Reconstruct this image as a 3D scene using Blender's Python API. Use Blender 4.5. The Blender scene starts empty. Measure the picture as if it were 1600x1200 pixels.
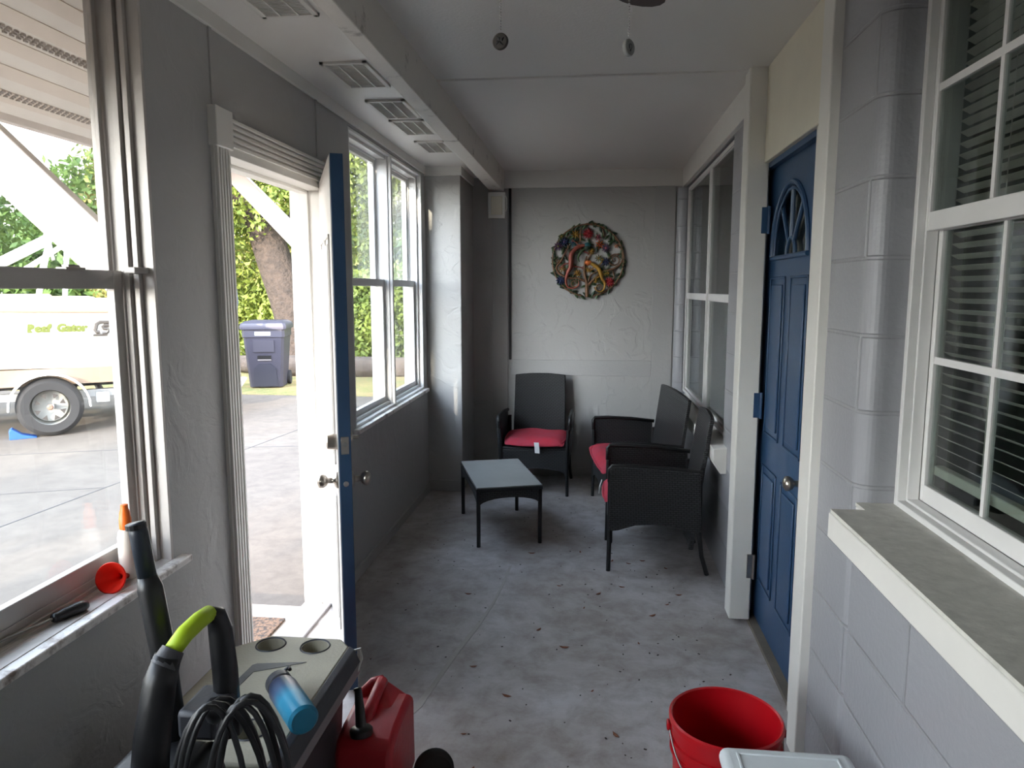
import bpy, bmesh, math, random
import numpy as np
from mathutils import Vector, Matrix
PI = math.pi
random.seed(7)
S = bpy.context.scene
C = S.collection

# ------------------------------------------------------------------ camera
F_PX, PITCH, CAM_H = 1138.0, math.atan(148 / 1138.0), 1.52
YAW = math.atan(126 * math.cos(PITCH) / F_PX)
cam_d = bpy.data.cameras.new('camera')
cam_d.sensor_fit = 'HORIZONTAL'
cam_d.sensor_width = 36.0
cam_d.lens = 36.0 * F_PX / 1600
cam_d.clip_start = 0.02
cam_d.clip_end = 600
cam = bpy.data.objects.new('camera', cam_d)
C.objects.link(cam)
cam.location = (0, 0, CAM_H)
cam.rotation_euler = (PI / 2 - PITCH, 0, YAW)
S.camera = cam

# ------------------------------------------------------------------ world, sun, exposure
SUN_DIR = Vector((0.22, 1.0, -0.25)).normalized()
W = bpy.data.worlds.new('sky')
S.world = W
W.use_nodes = True
nt = W.node_tree
nt.nodes.clear()
out = nt.nodes.new('ShaderNodeOutputWorld')
bg = nt.nodes.new('ShaderNodeBackground')
tc = nt.nodes.new('ShaderNodeTexCoord')
sp = nt.nodes.new('ShaderNodeSeparateXYZ')
rp = nt.nodes.new('ShaderNodeValToRGB')
rp.color_ramp.elements[0].position = 0.0
rp.color_ramp.elements[0].color = (1.0, 0.97, 0.93, 1)
rp.color_ramp.elements[1].position = 0.8
rp.color_ramp.elements[1].color = (0.62, 0.76, 1.0, 1)
nt.links.new(tc.outputs['Generated'], sp.inputs[0])
nt.links.new(sp.outputs['Z'], rp.inputs[0])
nt.links.new(rp.outputs[0], bg.inputs['Color'])
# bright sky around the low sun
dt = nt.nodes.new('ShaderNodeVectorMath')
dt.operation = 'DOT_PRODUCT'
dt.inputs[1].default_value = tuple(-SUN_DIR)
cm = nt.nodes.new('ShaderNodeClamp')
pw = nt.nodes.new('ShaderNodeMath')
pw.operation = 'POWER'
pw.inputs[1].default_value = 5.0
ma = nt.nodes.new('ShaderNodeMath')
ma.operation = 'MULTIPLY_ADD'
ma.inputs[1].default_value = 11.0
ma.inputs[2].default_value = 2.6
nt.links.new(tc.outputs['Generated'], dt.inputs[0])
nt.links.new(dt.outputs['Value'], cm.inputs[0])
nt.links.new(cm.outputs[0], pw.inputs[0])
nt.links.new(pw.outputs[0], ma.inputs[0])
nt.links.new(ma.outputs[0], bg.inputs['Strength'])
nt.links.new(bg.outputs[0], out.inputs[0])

sun_d = bpy.data.lights.new('sun', 'SUN')
sun_d.energy = 4.5
sun_d.angle = math.radians(0.6)
sun_d.color = (1.0, 0.86, 0.68)
sun = bpy.data.objects.new('sun', sun_d)
C.objects.link(sun)
sun.location = (-10, -10, 10)
sun.rotation_euler = SUN_DIR.to_track_quat('-Z', 'Y').to_euler()

S.view_settings.view_transform = 'Standard'
S.view_settings.look = 'None'
S.view_settings.gamma = 1.0
S.view_settings.use_curve_mapping = False
S.view_settings.exposure = 1.68
S.cycles.max_bounces = 12
S.cycles.diffuse_bounces = 7
S.cycles.glossy_bounces = 5
S.cycles.transparent_max_bounces = 24
S.cycles.transmission_bounces = 6
S.cycles.sample_clamp_indirect = 8.0
S.cycles.caustics_reflective = False
S.cycles.caustics_refractive = False
S.cycles.use_denoising = True


# ------------------------------------------------------------------ materials
def lin(r, g, b):
    return tuple(((v / 255) / 12.92 if v / 255 <= 0.04045 else ((v / 255 + 0.055) / 1.055) ** 2.4) for v in (r, g, b))


def mat(name, rgb, rough=0.6, metal=0.0, bump=0.0, bscale=30.0, var=0.0, vscale=6.0, rgb2=None, bdist=0.01,
        spec=0.5, detail=4.0, vpos=(0.35, 0.7), trans=0.0):
    """procedural principled material: noise between two colours, noise bump"""
    m = bpy.data.materials.new(name)
    m.use_nodes = True
    n = m.node_tree
    p = n.nodes['Principled BSDF']
    a = lin(*rgb)
    p.inputs['Base Color'].default_value = (*a, 1)
    p.inputs['Roughness'].default_value = rough
    p.inputs['Metallic'].default_value = metal
    p.inputs['Specular IOR Level'].default_value = spec
    t = n.nodes.new('ShaderNodeTexCoord')
    if rgb2 is not None or var > 0:
        b = lin(*rgb2) if rgb2 is not None else tuple(max(0, v * (1 - var)) for v in a)
        nz = n.nodes.new('ShaderNodeTexNoise')
        nz.inputs['Scale'].default_value = vscale
        nz.inputs['Detail'].default_value = 6
        nz.inputs['Roughness'].default_value = 0.65
        r = n.nodes.new('ShaderNodeValToRGB')
        r.color_ramp.elements[0].position = vpos[0]
        r.color_ramp.elements[0].color = (*a, 1)
        r.color_ramp.elements[1].position = vpos[1]
        r.color_ramp.elements[1].color = (*b, 1)
        n.links.new(t.outputs['Object'], nz.inputs['Vector'])
        n.links.new(nz.outputs['Fac'], r.inputs[0])
        n.links.new(r.outputs[0], p.inputs['Base Color'])
    if bump > 0:
        nz = n.nodes.new('ShaderNodeTexNoise')
        nz.inputs['Scale'].default_value = bscale
        nz.inputs['Detail'].default_value = detail
        bp = n.nodes.new('ShaderNodeBump')
        bp.inputs['Strength'].default_value = bump
        bp.inputs['Distance'].default_value = bdist
        n.links.new(t.outputs['Object'], nz.inputs['Vector'])
        n.links.new(nz.outputs['Fac'], bp.inputs['Height'])
        n.links.new(bp.outputs[0], p.inputs['Normal'])
    if trans > 0:
        p.inputs['Subsurface Weight'].default_value = 0.0
        tr = n.nodes.new('ShaderNodeBsdfTranslucent')
        mx = n.nodes.new('ShaderNodeMixShader')
        mx.inputs[0].default_value = trans
        src = p.inputs['Base Color'].links[0].from_socket if p.inputs['Base Color'].links else None
        if src:
            n.links.new(src, tr.inputs[0])
        else:
            tr.inputs[0].default_value = (*a, 1)
        o = n.nodes['Material Output']
        n.links.new(p.outputs[0], mx.inputs[1])
        n.links.new(tr.outputs[0], mx.inputs[2])
        n.links.new(mx.outputs[0], o.inputs[0])
    return m


def glass(name, tint=(0.95, 0.97, 0.97), refl=1.0, dirt=0.0, dvar=0.5):
    m = bpy.data.materials.new(name)
    m.use_nodes = True
    n = m.node_tree
    n.nodes.clear()
    o = n.nodes.new('ShaderNodeOutputMaterial')
    t = n.nodes.new('ShaderNodeBsdfTransparent')
    t.inputs[0].default_value = (*tint, 1)
    g = n.nodes.new('ShaderNodeBsdfGlossy')
    g.inputs['Roughness'].default_value = 0.02
    lw_ = n.nodes.new('ShaderNodeLayerWeight')
    lw_.inputs[0].default_value = 0.5
    pw_ = n.nodes.new('ShaderNodeMath')
    pw_.operation = 'POWER'
    pw_.inputs[1].default_value = 5.0
    n.links.new(lw_.outputs['Facing'], pw_.inputs[0])
    mu = n.nodes.new('ShaderNodeMath')
    mu.operation = 'MULTIPLY_ADD'
    mu.inputs[1].default_value = 0.9 * min(refl, 1.0)
    mu.inputs[2].default_value = 0.035 * refl
    mx = n.nodes.new('ShaderNodeMixShader')
    n.links.new(pw_.outputs[0], mu.inputs[0])
    n.links.new(mu.outputs[0], mx.inputs[0])
    n.links.new(t.outputs[0], mx.inputs[1])
    n.links.new(g.outputs[0], mx.inputs[2])
    last = mx
    if dirt > 0:
        d = n.nodes.new('ShaderNodeBsdfDiffuse')
        d.inputs[0].default_value = (0.8, 0.79, 0.76, 1)
        nz = n.nodes.new('ShaderNodeTexNoise')
        nz.inputs['Scale'].default_value = 2.5
        nz.inputs['Detail'].default_value = 8
        mr = n.nodes.new('ShaderNodeMapRange')
        mr.inputs[1].default_value = 0.3
        mr.inputs[2].default_value = 0.8
        mr.inputs[3].default_value = dirt * (1 - dvar)
        mr.inputs[4].default_value = dirt * (1 + dvar)
        tcn = n.nodes.new('ShaderNodeTexCoord')
        n.links.new(tcn.outputs['Object'], nz.inputs['Vector'])
        n.links.new(nz.outputs['Fac'], mr.inputs[0])
        m2 = n.nodes.new('ShaderNodeMixShader')
        n.links.new(mr.outputs[0], m2.inputs[0])
        n.links.new(mx.outputs[0], m2.inputs[1])
        n.links.new(d.outputs[0], m2.inputs[2])
        last = m2
    n.links.new(last.outputs[0], o.inputs[0])
    return m


def brick_mat(name, rgb, rough, mode, bw, rh, mortar, offset=0.5, joint=None, bstr=0.6, bdist=0.006, fine=0.1,
              scale=1.0, rgb2=None):
    """mode 'yz': coords (y,z); 'wx': (x+y,z) for woven panels; 'xy': plan"""
    m = mat(name, rgb, rough)
    n = m.node_tree
    p = n.nodes['Principled BSDF']
    t = n.nodes.new('ShaderNodeTexCoord')
    s = n.nodes.new('ShaderNodeSeparateXYZ')
    c = n.nodes.new('ShaderNodeCombineXYZ')
    n.links.new(t.outputs['Object'], s.inputs[0])
    if mode == 'yz':
        n.links.new(s.outputs['Y'], c.inputs['X'])
        n.links.new(s.outputs['Z'], c.inputs['Y'])
    elif mode == 'wx':
        ad = n.nodes.new('ShaderNodeMath')
        n.links.new(s.outputs['X'], ad.inputs[0])
        n.links.new(s.outputs['Y'], ad.inputs[1])
        n.links.new(ad.outputs[0], c.inputs['X'])
        n.links.new(s.outputs['Z'], c.inputs['Y'])
    else:
        n.links.new(s.outputs['X'], c.inputs['X'])
        n.links.new(s.outputs['Y'], c.inputs['Y'])
    b = n.nodes.new('ShaderNodeTexBrick')
    b.offset = offset
    b.inputs['Scale'].default_value = scale
    b.inputs['Brick Width'].default_value = bw
    b.inputs['Row Height'].default_value = rh
    b.inputs['Mortar Size'].default_value = mortar
    b.inputs['Mortar Smooth'].default_value = 0.6
    a = (*lin(*rgb), 1)
    b.inputs['Color1'].default_value = a
    b.inputs['Color2'].default_value = (*lin(*(rgb2 or rgb)), 1)
    b.inputs['Mortar'].default_value = (*lin(*(joint or rgb)), 1)
    n.links.new(c.outputs[0], b.inputs['Vector'])
    n.links.new(b.outputs['Color'], p.inputs['Base Color'])
    bp = n.nodes.new('ShaderNodeBump')
    bp.invert = True
    bp.inputs['Strength'].default_value = bstr
    bp.inputs['Distance'].default_value = bdist
    n.links.new(b.outputs['Fac'], bp.inputs['Height'])
    if fine > 0:
        nz = n.nodes.new('ShaderNodeTexNoise')
        nz.inputs['Scale'].default_value = 60
        b2 = n.nodes.new('ShaderNodeBump')
        b2.inputs['Strength'].default_value = fine
        b2.inputs['Distance'].default_value = 0.004
        n.links.new(t.outputs['Object'], nz.inputs['Vector'])
        n.links.new(nz.outputs['Fac'], b2.inputs['Height'])
        n.links.new(bp.outputs[0], b2.inputs['Normal'])
        n.links.new(b2.outputs[0], p.inputs['Normal'])
    else:
        n.links.new(bp.outputs[0], p.inputs['Normal'])
    return m


def plaster_mat(name, rgb, rough=0.55, swirl=0.55, rgb2=None):
    """painted plaster with trowel ridges"""
    m = mat(name, rgb, rough, rgb2=rgb2, vscale=1.5)
    n = m.node_tree
    p = n.nodes['Principled BSDF']
    t = n.nodes.new('ShaderNodeTexCoord')
    nz = n.nodes.new('ShaderNodeTexNoise')
    nz.inputs['Scale'].default_value = 5
    nz.inputs['Detail'].default_value = 8
    nz.inputs['Distortion'].default_value = 1.6
    r = n.nodes.new('ShaderNodeValToRGB')
    r.color_ramp.elements[0].position = 0.50
    r.color_ramp.elements[1].position = 0.60
    nf = n.nodes.new('ShaderNodeTexNoise')
    nf.inputs['Scale'].default_value = 55
    nf.inputs['Detail'].default_value = 5
    n.links.new(t.outputs['Object'], nz.inputs['Vector'])
    n.links.new(t.outputs['Object'], nf.inputs['Vector'])
    n.links.new(nz.outputs['Fac'], r.inputs[0])
    b1 = n.nodes.new('ShaderNodeBump')
    b1.inputs['Strength'].default_value = swirl
    b1.inputs['Distance'].default_value = 0.004
    b2 = n.nodes.new('ShaderNodeBump')
    b2.inputs['Strength'].default_value = 0.25
    b2.inputs['Distance'].default_value = 0.003
    n.links.new(r.outputs[0], b1.inputs['Height'])
    n.links.new(nf.outputs['Fac'], b2.inputs['Height'])
    n.links.new(b1.outputs[0], b2.inputs['Normal'])
    n.links.new(b2.outputs[0], p.inputs['Normal'])
    return m


def floor_mat(name, base, spots, rough=0.55, crack=None):
    """painted concrete: large blotches, dirt specks"""
    m = mat(name, base, rough)
    n = m.node_tree
    p = n.nodes['Principled BSDF']
    t = n.nodes.new('ShaderNodeTexCoord')

    def noise(sc, det, lo, hi, ca, cb, dist=0.0):
        z = n.nodes.new('ShaderNodeTexNoise')
        z.inputs['Scale'].default_value = sc
        z.inputs['Detail'].default_value = det
        z.inputs['Roughness'].default_value = 0.7
        z.inputs['Distortion'].default_value = dist
        n.links.new(t.outputs['Object'], z.inputs['Vector'])
        q = n.nodes.new('ShaderNodeValToRGB')
        q.color_ramp.elements[0].position = lo
        q.color_ramp.elements[0].color = (*ca, 1)
        q.color_ramp.elements[1].position = hi
        q.color_ramp.elements[1].color = (*cb, 1)
        n.links.new(z.outputs['Fac'], q.inputs[0])
        return z, q
    _, r1 = noise(0.9, 8, 0.38, 0.66, lin(*base), lin(*spots[0]), 0.4)
    _, r2 = noise(7, 10, 0.42, 0.75, (1, 1, 1), tuple(v / max(1e-6, w) for v, w in zip(lin(*spots[1]), lin(*base))), 0.3)
    _, r3 = noise(70, 3, 0.68, 0.74, (1, 1, 1), (0.35, 0.33, 0.32))
    m1 = n.nodes.new('ShaderNodeMixRGB')
    m1.blend_type = 'MULTIPLY'
    m1.inputs[0].default_value = 0.8
    n.links.new(r1.outputs[0], m1.inputs[1])
    n.links.new(r2.outputs[0], m1.inputs[2])
    m2 = n.nodes.new('ShaderNodeMixRGB')
    m2.blend_type = 'MULTIPLY'
    m2.inputs[0].default_value = 0.7
    n.links.new(m1.outputs[0], m2.inputs[1])
    n.links.new(r3.outputs[0], m2.inputs[2])
    n.links.new(m2.outputs[0], p.inputs['Base Color'])
    z, _ = noise(40, 6, 0, 1, (0, 0, 0), (1, 1, 1))
    bp = n.nodes.new('ShaderNodeBump')
    bp.inputs['Strength'].default_value = 0.2
    bp.inputs['Distance'].default_value = 0.004
    n.links.new(z.outputs['Fac'], bp.inputs['Height'])
    n.links.new(bp.outputs[0], p.inputs['Normal'])
    return m


M = {}
M['wall'] = plaster_mat('grey_plaster', (172, 171, 169), 0.5, swirl=.25)
M['wall_back'] = plaster_mat('trowelled_plaster', (176, 175, 172), 0.45, swirl=.5)
M['wall_smooth'] = mat('grey_wall_paint', (172, 171, 169), 0.55, bump=0.2, bscale=45)
M['block'] = brick_mat('grey_block_paint', (152, 153, 157), 0.34, 'yz', 0.8, 0.2, 0.007, 0.5, joint=(150, 151, 154), bstr=0.6, fine=0.35)
M['white'] = mat('white_paint', (224, 222, 216), 0.45, bump=0.12, bscale=25, var=0.06, vscale=3)
M['cream'] = mat('cream_panel_paint', (222, 216, 198), 0.5, bump=0.1, bscale=20, var=0.06)
M['ceil'] = mat('ceiling_paint', (222, 220, 215), 0.42, bump=0.35, bscale=90, bdist=0.004)
M['soffit'] = mat('soffit_paint', (226, 223, 218), 0.38, bump=0.1, bscale=20)
M['scuffed'] = mat('scuffed_white_paint', (216, 211, 202), 0.5, rgb2=(150, 142, 134), vscale=9, vpos=(0.60, 0.72), bump=0.3, bscale=30)
M['vinyl'] = mat('window_vinyl', (225, 224, 222), 0.35, var=0.04)
M['alum'] = mat('window_aluminium', (196, 190, 184), 0.4, metal=0.25, var=0.08)
M['marble'] = mat('marble_sill', (238, 234, 230), 0.3, rgb2=(140, 124, 116), vscale=12, vpos=(0.52, 0.66))
M['blue'] = mat('blue_door_paint', (46, 76, 110), 0.38, bump=0.06, bscale=60, var=0.1)
M['floor'] = floor_mat('painted_concrete', (188, 186, 187), [(150, 142, 135), (130, 119, 110)])
M['drive'] = floor_mat('driveway_concrete', (100, 90, 80), [(88, 78, 69), (78, 69, 61)], 0.8)
M['lawn'] = mat('leaf_strewn_lawn', (150, 124, 84), 0.95, rgb2=(88, 104, 48), vscale=3.2, bump=0.8, bscale=25, bdist=0.05)
M['glass'] = glass('window_glass', dirt=0.05)
M['glass_hazy'] = glass('window_glass_hazy', dirt=0.10)
M['glass_dark'] = glass('indoor_window_glass', tint=(0.75, 0.8, 0.78), refl=1.6)
M['table_glass'] = glass('table_glass', tint=(0.62, 0.70, 0.69), refl=1.8, dirt=0.26, dvar=0.12)
M['wicker'] = brick_mat('black_wicker', (58, 60, 62), 0.4, 'wx', 0.028, 0.0115, 0.0026, 0.5, joint=(8, 8, 9), bstr=1.0, bdist=0.004, fine=0)
M['wicker_wrap'] = mat('black_wrapped_rattan', (24, 25, 27), 0.45, bump=0.6, bscale=120, bdist=0.002)
M['black_metal'] = mat('black_powder_coat', (18, 18, 20), 0.45)
M['red_cloth'] = mat('faded_red_cloth', (186, 44, 62), 0.9, rgb2=(158, 60, 78), vscale=5, bump=0.4, bscale=22, bdist=0.008)
M['tag'] = mat('white_tag', (225, 225, 225), 0.8)
M['nickel'] = mat('brushed_nickel', (178, 170, 160), 0.28, metal=1.0)
M['red_plastic'] = mat('red_bucket_plastic', (172, 10, 22), 0.35, bump=0.03)
M['red_can'] = mat('red_fuel_plastic', (176, 30, 42), 0.42, bump=0.1, bscale=40, var=0.15)
M['black_plastic'] = mat('black_plastic', (22, 22, 24), 0.4, bump=0.05)
M['rubber'] = mat('tyre_rubber', (34, 32, 32), 0.85, bump=0.2, bscale=60)
M['lime'] = mat('lime_green_grip', (176, 206, 34), 0.5)
M['tan_lid'] = mat('tan_cooler_plastic', (158, 152, 134), 0.55, bump=0.15, bscale=120, var=0.12, vscale=8)
M['grey_plastic'] = mat('charcoal_plastic', (58, 58, 62), 0.5, bump=0.1, bscale=80)
M['light_grey'] = mat('light_grey_plastic', (128, 122, 122), 0.45)
M['orange'] = mat('orange_cap', (236, 108, 26), 0.4)
M['bottle_white'] = mat('cloudy_white_plastic', (224, 214, 200), 0.4)
M['red_funnel'] = mat('red_funnel_plastic', (226, 52, 36), 0.35, trans=0.25)
M['steel'] = mat('steel', (170, 168, 165), 0.3, metal=1.0)
M['styro'] = mat('white_cooler_plastic', (214, 220, 222), 0.5, var=0.08, bump=0.1)
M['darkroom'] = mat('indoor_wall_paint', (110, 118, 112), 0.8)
M['blind'] = mat('blind_slat', (214, 208, 198), 0.5)
M['shade'] = mat('grey_insect_screen', (92, 96, 108), 0.9)
M['gel'] = mat('gelcoat_white', (206, 202, 192), 0.3)
M['bottom_paint'] = mat('tan_bottom_paint', (120, 100, 82), 0.6)
M['peach'] = mat('peach_stripe', (160, 124, 104), 0.5)
M['seat_tan'] = mat('tan_vinyl_seat', (206, 178, 140), 0.6)
M['galv'] = mat('galvanised_steel', (205, 205, 205), 0.4, metal=0.6, var=0.15)
M['white_tube'] = mat('white_tube', (240, 240, 238), 0.4)
M['dark_frame'] = mat('dark_frame', (52, 46, 42), 0.6)
M['rim_paint'] = mat('wheel_rim_paint', (150, 148, 142), 0.45, var=0.2, vscale=18)
M['rust'] = mat('rusty_hub', (120, 92, 76), 0.7)
M['cowl'] = mat('outboard_cowl_grey', (72, 84, 108), 0.4)
M['chock'] = mat('blue_chock_plastic', (26, 72, 140), 0.5)
M['bin'] = mat('slate_bin_plastic', (52, 50, 62), 0.5, bump=0.1, bscale=60, var=0.12)
M['bin_panel'] = mat('slate_bin_panel', (40, 40, 52), 0.5)
M['bark'] = mat('tree_bark', (60, 50, 43), 0.95, bump=0.9, bscale=14, bdist=0.06, rgb2=(38, 32, 28), vscale=7)
M['leaf'] = mat('leaf_green', (98, 122, 58), 0.6, rgb2=(52, 80, 38), vscale=1.1, trans=0.35)
M['leaf_yellow'] = mat('leaf_yellow_green', (136, 148, 66), 0.6, rgb2=(70, 94, 42), vscale=1.4, trans=0.35)
M['leaf_dry'] = mat('leaf_golden', (152, 140, 76), 0.6, rgb2=(86, 100, 48), vscale=1.2, trans=0.3)
M['dead_leaf'] = mat('dead_leaf', (124, 76, 50), 0.8, var=0.4)
M['debris'] = mat('dark_debris', (62, 54, 48), 0.9)
M['mat_brown'] = mat('doormat', (98, 76, 60), 0.95, rgb2=(52, 44, 40), vscale=48, vpos=(.5, .53), bump=.6, bscale=80)
M['log'] = mat('weathered_log', (92, 80, 70), 0.95, bump=0.8, bscale=10, bdist=0.03, rgb2=(66, 56, 50))
M['black_label'] = mat('black_label', (20, 20, 22), 0.4)
M['label_grey'] = mat('label_print_grey', (150, 148, 146), 0.5)
M['crack'] = mat('crack_filler', (168, 164, 158), 0.7, bump=0.3, bscale=60)
M['dark_gap'] = mat('dark_joint', (60, 58, 58), 0.8)
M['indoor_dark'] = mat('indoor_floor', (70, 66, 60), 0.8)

# turquoise bottle: the paint itself fades from navy at the cap to turquoise at the base
mb = mat('gradient_bottle', (40, 150, 180), 0.35)
_n = mb.node_tree
_t = _n.nodes.new('ShaderNodeTexCoord')
_s = _n.nodes.new('ShaderNodeSeparateXYZ')
_r = _n.nodes.new('ShaderNodeValToRGB')
_r.color_ramp.elements[0].position = 0.0
_r.color_ramp.elements[0].color = (*lin(24, 118, 150), 1)
_r.color_ramp.elements[1].position = 0.9
_r.color_ramp.elements[1].color = (*lin(40, 48, 70), 1)
_e = _r.color_ramp.elements.new(0.45)
_e.color = (*lin(50, 136, 168), 1)
_e = _r.color_ramp.elements.new(0.70)
_e.color = (*lin(66, 84, 112), 1)
_n.links.new(_t.outputs['Generated'], _s.inputs[0])
_n.links.new(_s.outputs['Z'], _r.inputs[0])
_n.links.new(_r.outputs[0], _n.nodes['Principled BSDF'].inputs['Base Color'])
M['bottle'] = mb


# ------------------------------------------------------------------ mesh helpers
class MB:
    def __init__(self):
        self.bm = bmesh.new()

    def box(self, x0, x1, y0, y1, z0, z1, mtx=None):
        vs = [self.bm.verts.new(v) for v in ((x0, y0, z0), (x1, y0, z0), (x1, y1, z0), (x0, y1, z0),
                                             (x0, y0, z1), (x1, y0, z1), (x1, y1, z1), (x0, y1, z1))]
        if mtx is not None:
            for v in vs:
                v.co = mtx @ v.co
        for f in ((0, 3, 2, 1), (4, 5, 6, 7), (0, 1, 5, 4), (1, 2, 6, 5), (2, 3, 7, 6), (3, 0, 4, 7)):
            self.bm.faces.new([vs[i] for i in f])
        return self

    def prism(self, poly, axis, a, b):
        """poly: 2-d outline; axis 'x' -> (y,z), 'y' -> (x,z), 'z' -> (x,y)"""
        def P(u, v, w):
            return (w, u, v) if axis == 'x' else (u, w, v) if axis == 'y' else (u, v, w)
        A = [self.bm.verts.new(P(u, v, a)) for u, v in poly]
        B = [self.bm.verts.new(P(u, v, b)) for u, v in poly]
        n = len(poly)
        self.bm.faces.new(A)
        self.bm.faces.new(B[::-1])
        for i in range(n):
            self.bm.faces.new([A[i], B[i], B[(i + 1) % n], A[(i + 1) % n]])
        return self

    def loft(self, rings, close=True, caps=True):
        R = [[self.bm.verts.new(p) for p in r] for r in rings]
        n = len(R[0])
        for i in range(len(R) - 1):
            for j in range(n if close else n - 1):
                k = (j + 1) % n
                self.bm.faces.new([R[i][j], R[i][k], R[i + 1][k], R[i + 1][j]])
        if caps and close:
            self.bm.faces.new(R[0][::-1])
            self.bm.faces.new(R[-1])
        return self

    def tube(self, pts, r, seg=8, closed=False, flat=1.0):
        pts = [Vector(p) for p in pts]
        n = len(pts)
        rr = r if isinstance(r, (list, tuple)) else [r] * n
        rings = []
        prev = None
        for i, p in enumerate(pts):
            if closed:
                t = pts[(i + 1) % n] - pts[i - 1]
            else:
                t = pts[min(i + 1, n - 1)] - pts[max(i - 1, 0)]
            t.normalize()
            if prev is None:
                u = t.orthogonal().normalized()
            else:
                u = (prev - t * prev.dot(t))
                u = u.normalized() if u.length > 1e-6 else t.orthogonal().normalized()
            prev = u
            v = t.cross(u)
            rings.append([p + (u * math.cos(2 * PI * k / seg) + v * math.sin(2 * PI * k / seg) * flat) * rr[i] for k in range(seg)])
        if closed:
            rings.append(rings[0])
            return self.loft(rings, True, False)
        return self.loft(rings)

    def lathe(self, prof, loc=(0, 0, 0), axis=(0, 0, 1), seg=32, cap=True):
        """prof: list of (radius, height)"""
        q = Vector((0, 0, 1)).rotation_difference(Vector(axis).normalized())
        loc = Vector(loc)
        rings = []
        for r, h in prof:
            r = max(r, 1e-4)
            rings.append([loc + q @ Vector((r * math.cos(2 * PI * k / seg), r * math.sin(2 * PI * k / seg), h)) for k in range(seg)])
        return self.loft(rings, True, cap)

    def ball(self, c, r, sx=1, sy=1, sz=1, seg=12):
        rings = []
        for i in range(seg // 2 + 1):
            a = PI * i / (seg // 2)
            rr = max(math.sin(a), 0.01)
            rings.append([(c[0] + r * sx * rr * math.cos(2 * PI * k / seg), c[1] + r * sy * rr * math.sin(2 * PI * k / seg),
                           c[2] - r * sz * math.cos(a)) for k in range(seg)])
        return self.loft(rings)

    def ring_rect(self, y0, y1, z0, z1, w, x0, x1, wb=None, wt=None):
        """rectangular frame in the yz plane, profile width w"""
        wb = w if wb is None else wb
        wt = w if wt is None else wt
        self.box(x0, x1, y0, y0 + w, z0, z1)
        self.box(x0, x1, y1 - w, y1, z0, z1)
        self.box(x0, x1, y0 + w, y1 - w, z0, z0 + wb)
        self.box(x0, x1, y0 + w, y1 - w, z1 - wt, z1)
        return self

    def xf(self, mtx):
        bmesh.ops.transform(self.bm, matrix=mtx, verts=self.bm.verts)
        return self

    def build(self, name, m, parent=None, bevel=0.0, seg=2, smooth=False, world=False, subsurf=0):
        bmesh.ops.recalc_face_normals(self.bm, faces=self.bm.faces)
        me = bpy.data.meshes.new(name)
        if world and parent is not None:
            root = parent
            while root.parent is not None:
                root = root.parent
            mm = (Matrix.Translation(root.location) @ Matrix.Rotation(root.rotation_euler.z, 4, 'Z')).inverted()
            self.bm.transform(mm)
        self.bm.to_mesh(me)
        self.bm.free()
        me.materials.append(m)
        o = bpy.data.objects.new(name, me)
        C.objects.link(o)
        if smooth or bevel > 0:
            for p in me.polygons:
                p.use_smooth = True
            if not smooth == 'all':
                me.set_sharp_from_angle(angle=math.radians(38))
        if bevel > 0:
            b = o.modifiers.new('bevel', 'BEVEL')
            b.width = bevel
            b.segments = seg
            b.limit_method = 'ANGLE'
            b.angle_limit = math.radians(35)
        if subsurf:
            s = o.modifiers.new('sub', 'SUBSURF')
            s.levels = s.render_levels = subsurf
        if parent is not None:
            o.parent = parent
        return o


def tag(o, label=None, cat=None, group=None, kind=None):
    if label: o['label'] = label
    if cat: o['category'] = cat
    if group: o['group'] = group
    if kind: o['kind'] = kind
    return o


def empty(name, loc=(0, 0, 0), rz=0.0, **kw):
    o = bpy.data.objects.new(name, None)
    o.empty_display_size = 0.1
    C.objects.link(o)
    o.location = loc
    o.rotation_euler = (0, 0, rz)
    return tag(o, **kw)


def struct(o):
    o['kind'] = 'structure'
    return o


def copy_tree(o, parent=None):
    c = o.copy()
    C.objects.link(c)
    c.parent = parent
    for ch in list(o.children):
        copy_tree(ch, c)
    return c


# ------------------------------------------------------------------ room shell
XL, XLO = -1.22, -1.36
XR, XRO = 0.70, 0.92
YB, Y0 = 5.86, -2.2

b = MB()
b.box(XLO, XRO, Y0, YB + .1, -0.15, 0.0)
struct(b.build('floor', M['floor']))

# left wall: pieces around two windows and the entrance
b = MB()
def wl(y0, y1, z0, z1): b.box(XLO, XL, y0, y1, z0, z1)
NW = (-1.95, 1.95, 0.71, 2.33)      # near window opening
FW = (3.64, 5.20, 0.775, 2.33)     # far window opening
DR = (2.375, 3.27, 0.0, 1.985)      # entrance
wl(Y0, NW[0], 0, 2.45)
wl(NW[0], NW[1], 0, NW[2])
wl(NW[0], NW[1], NW[3], 2.45)
wl(NW[1], DR[0], 0, 2.45)
wl(DR[0], DR[1], DR[3], 2.45)
wl(DR[1], FW[0], 0, 2.45)
wl(FW[0], FW[1], 0, FW[2])
wl(FW[0], FW[1], FW[3], 2.45)
wl(FW[1], YB + .1, 0, 2.45)
struct(b.build('wall_left', M['wall']))
# flat vertical battens on the plaster above the door
for k, (y, w, z0) in enumerate(((2.30, .018, 2.08), (3.20, .018, 2.10))):
    struct(MB().box(XL - .002, XL + .006, y, y + w, z0, 2.342).build('trim_%d' % (20 + k), M['wall_smooth']))

# right wall (painted block)
b = MB()
def wr(y0, y1, z0, z1): b.box(XR, XRO, y0, y1, z0, z1)
RW = (0.80, 1.96, 0.885, 2.33)
RD = (2.37, 3.41, 0.0, 2.05)
RF = (3.90, 5.76, 0.66, 2.29)
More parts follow.
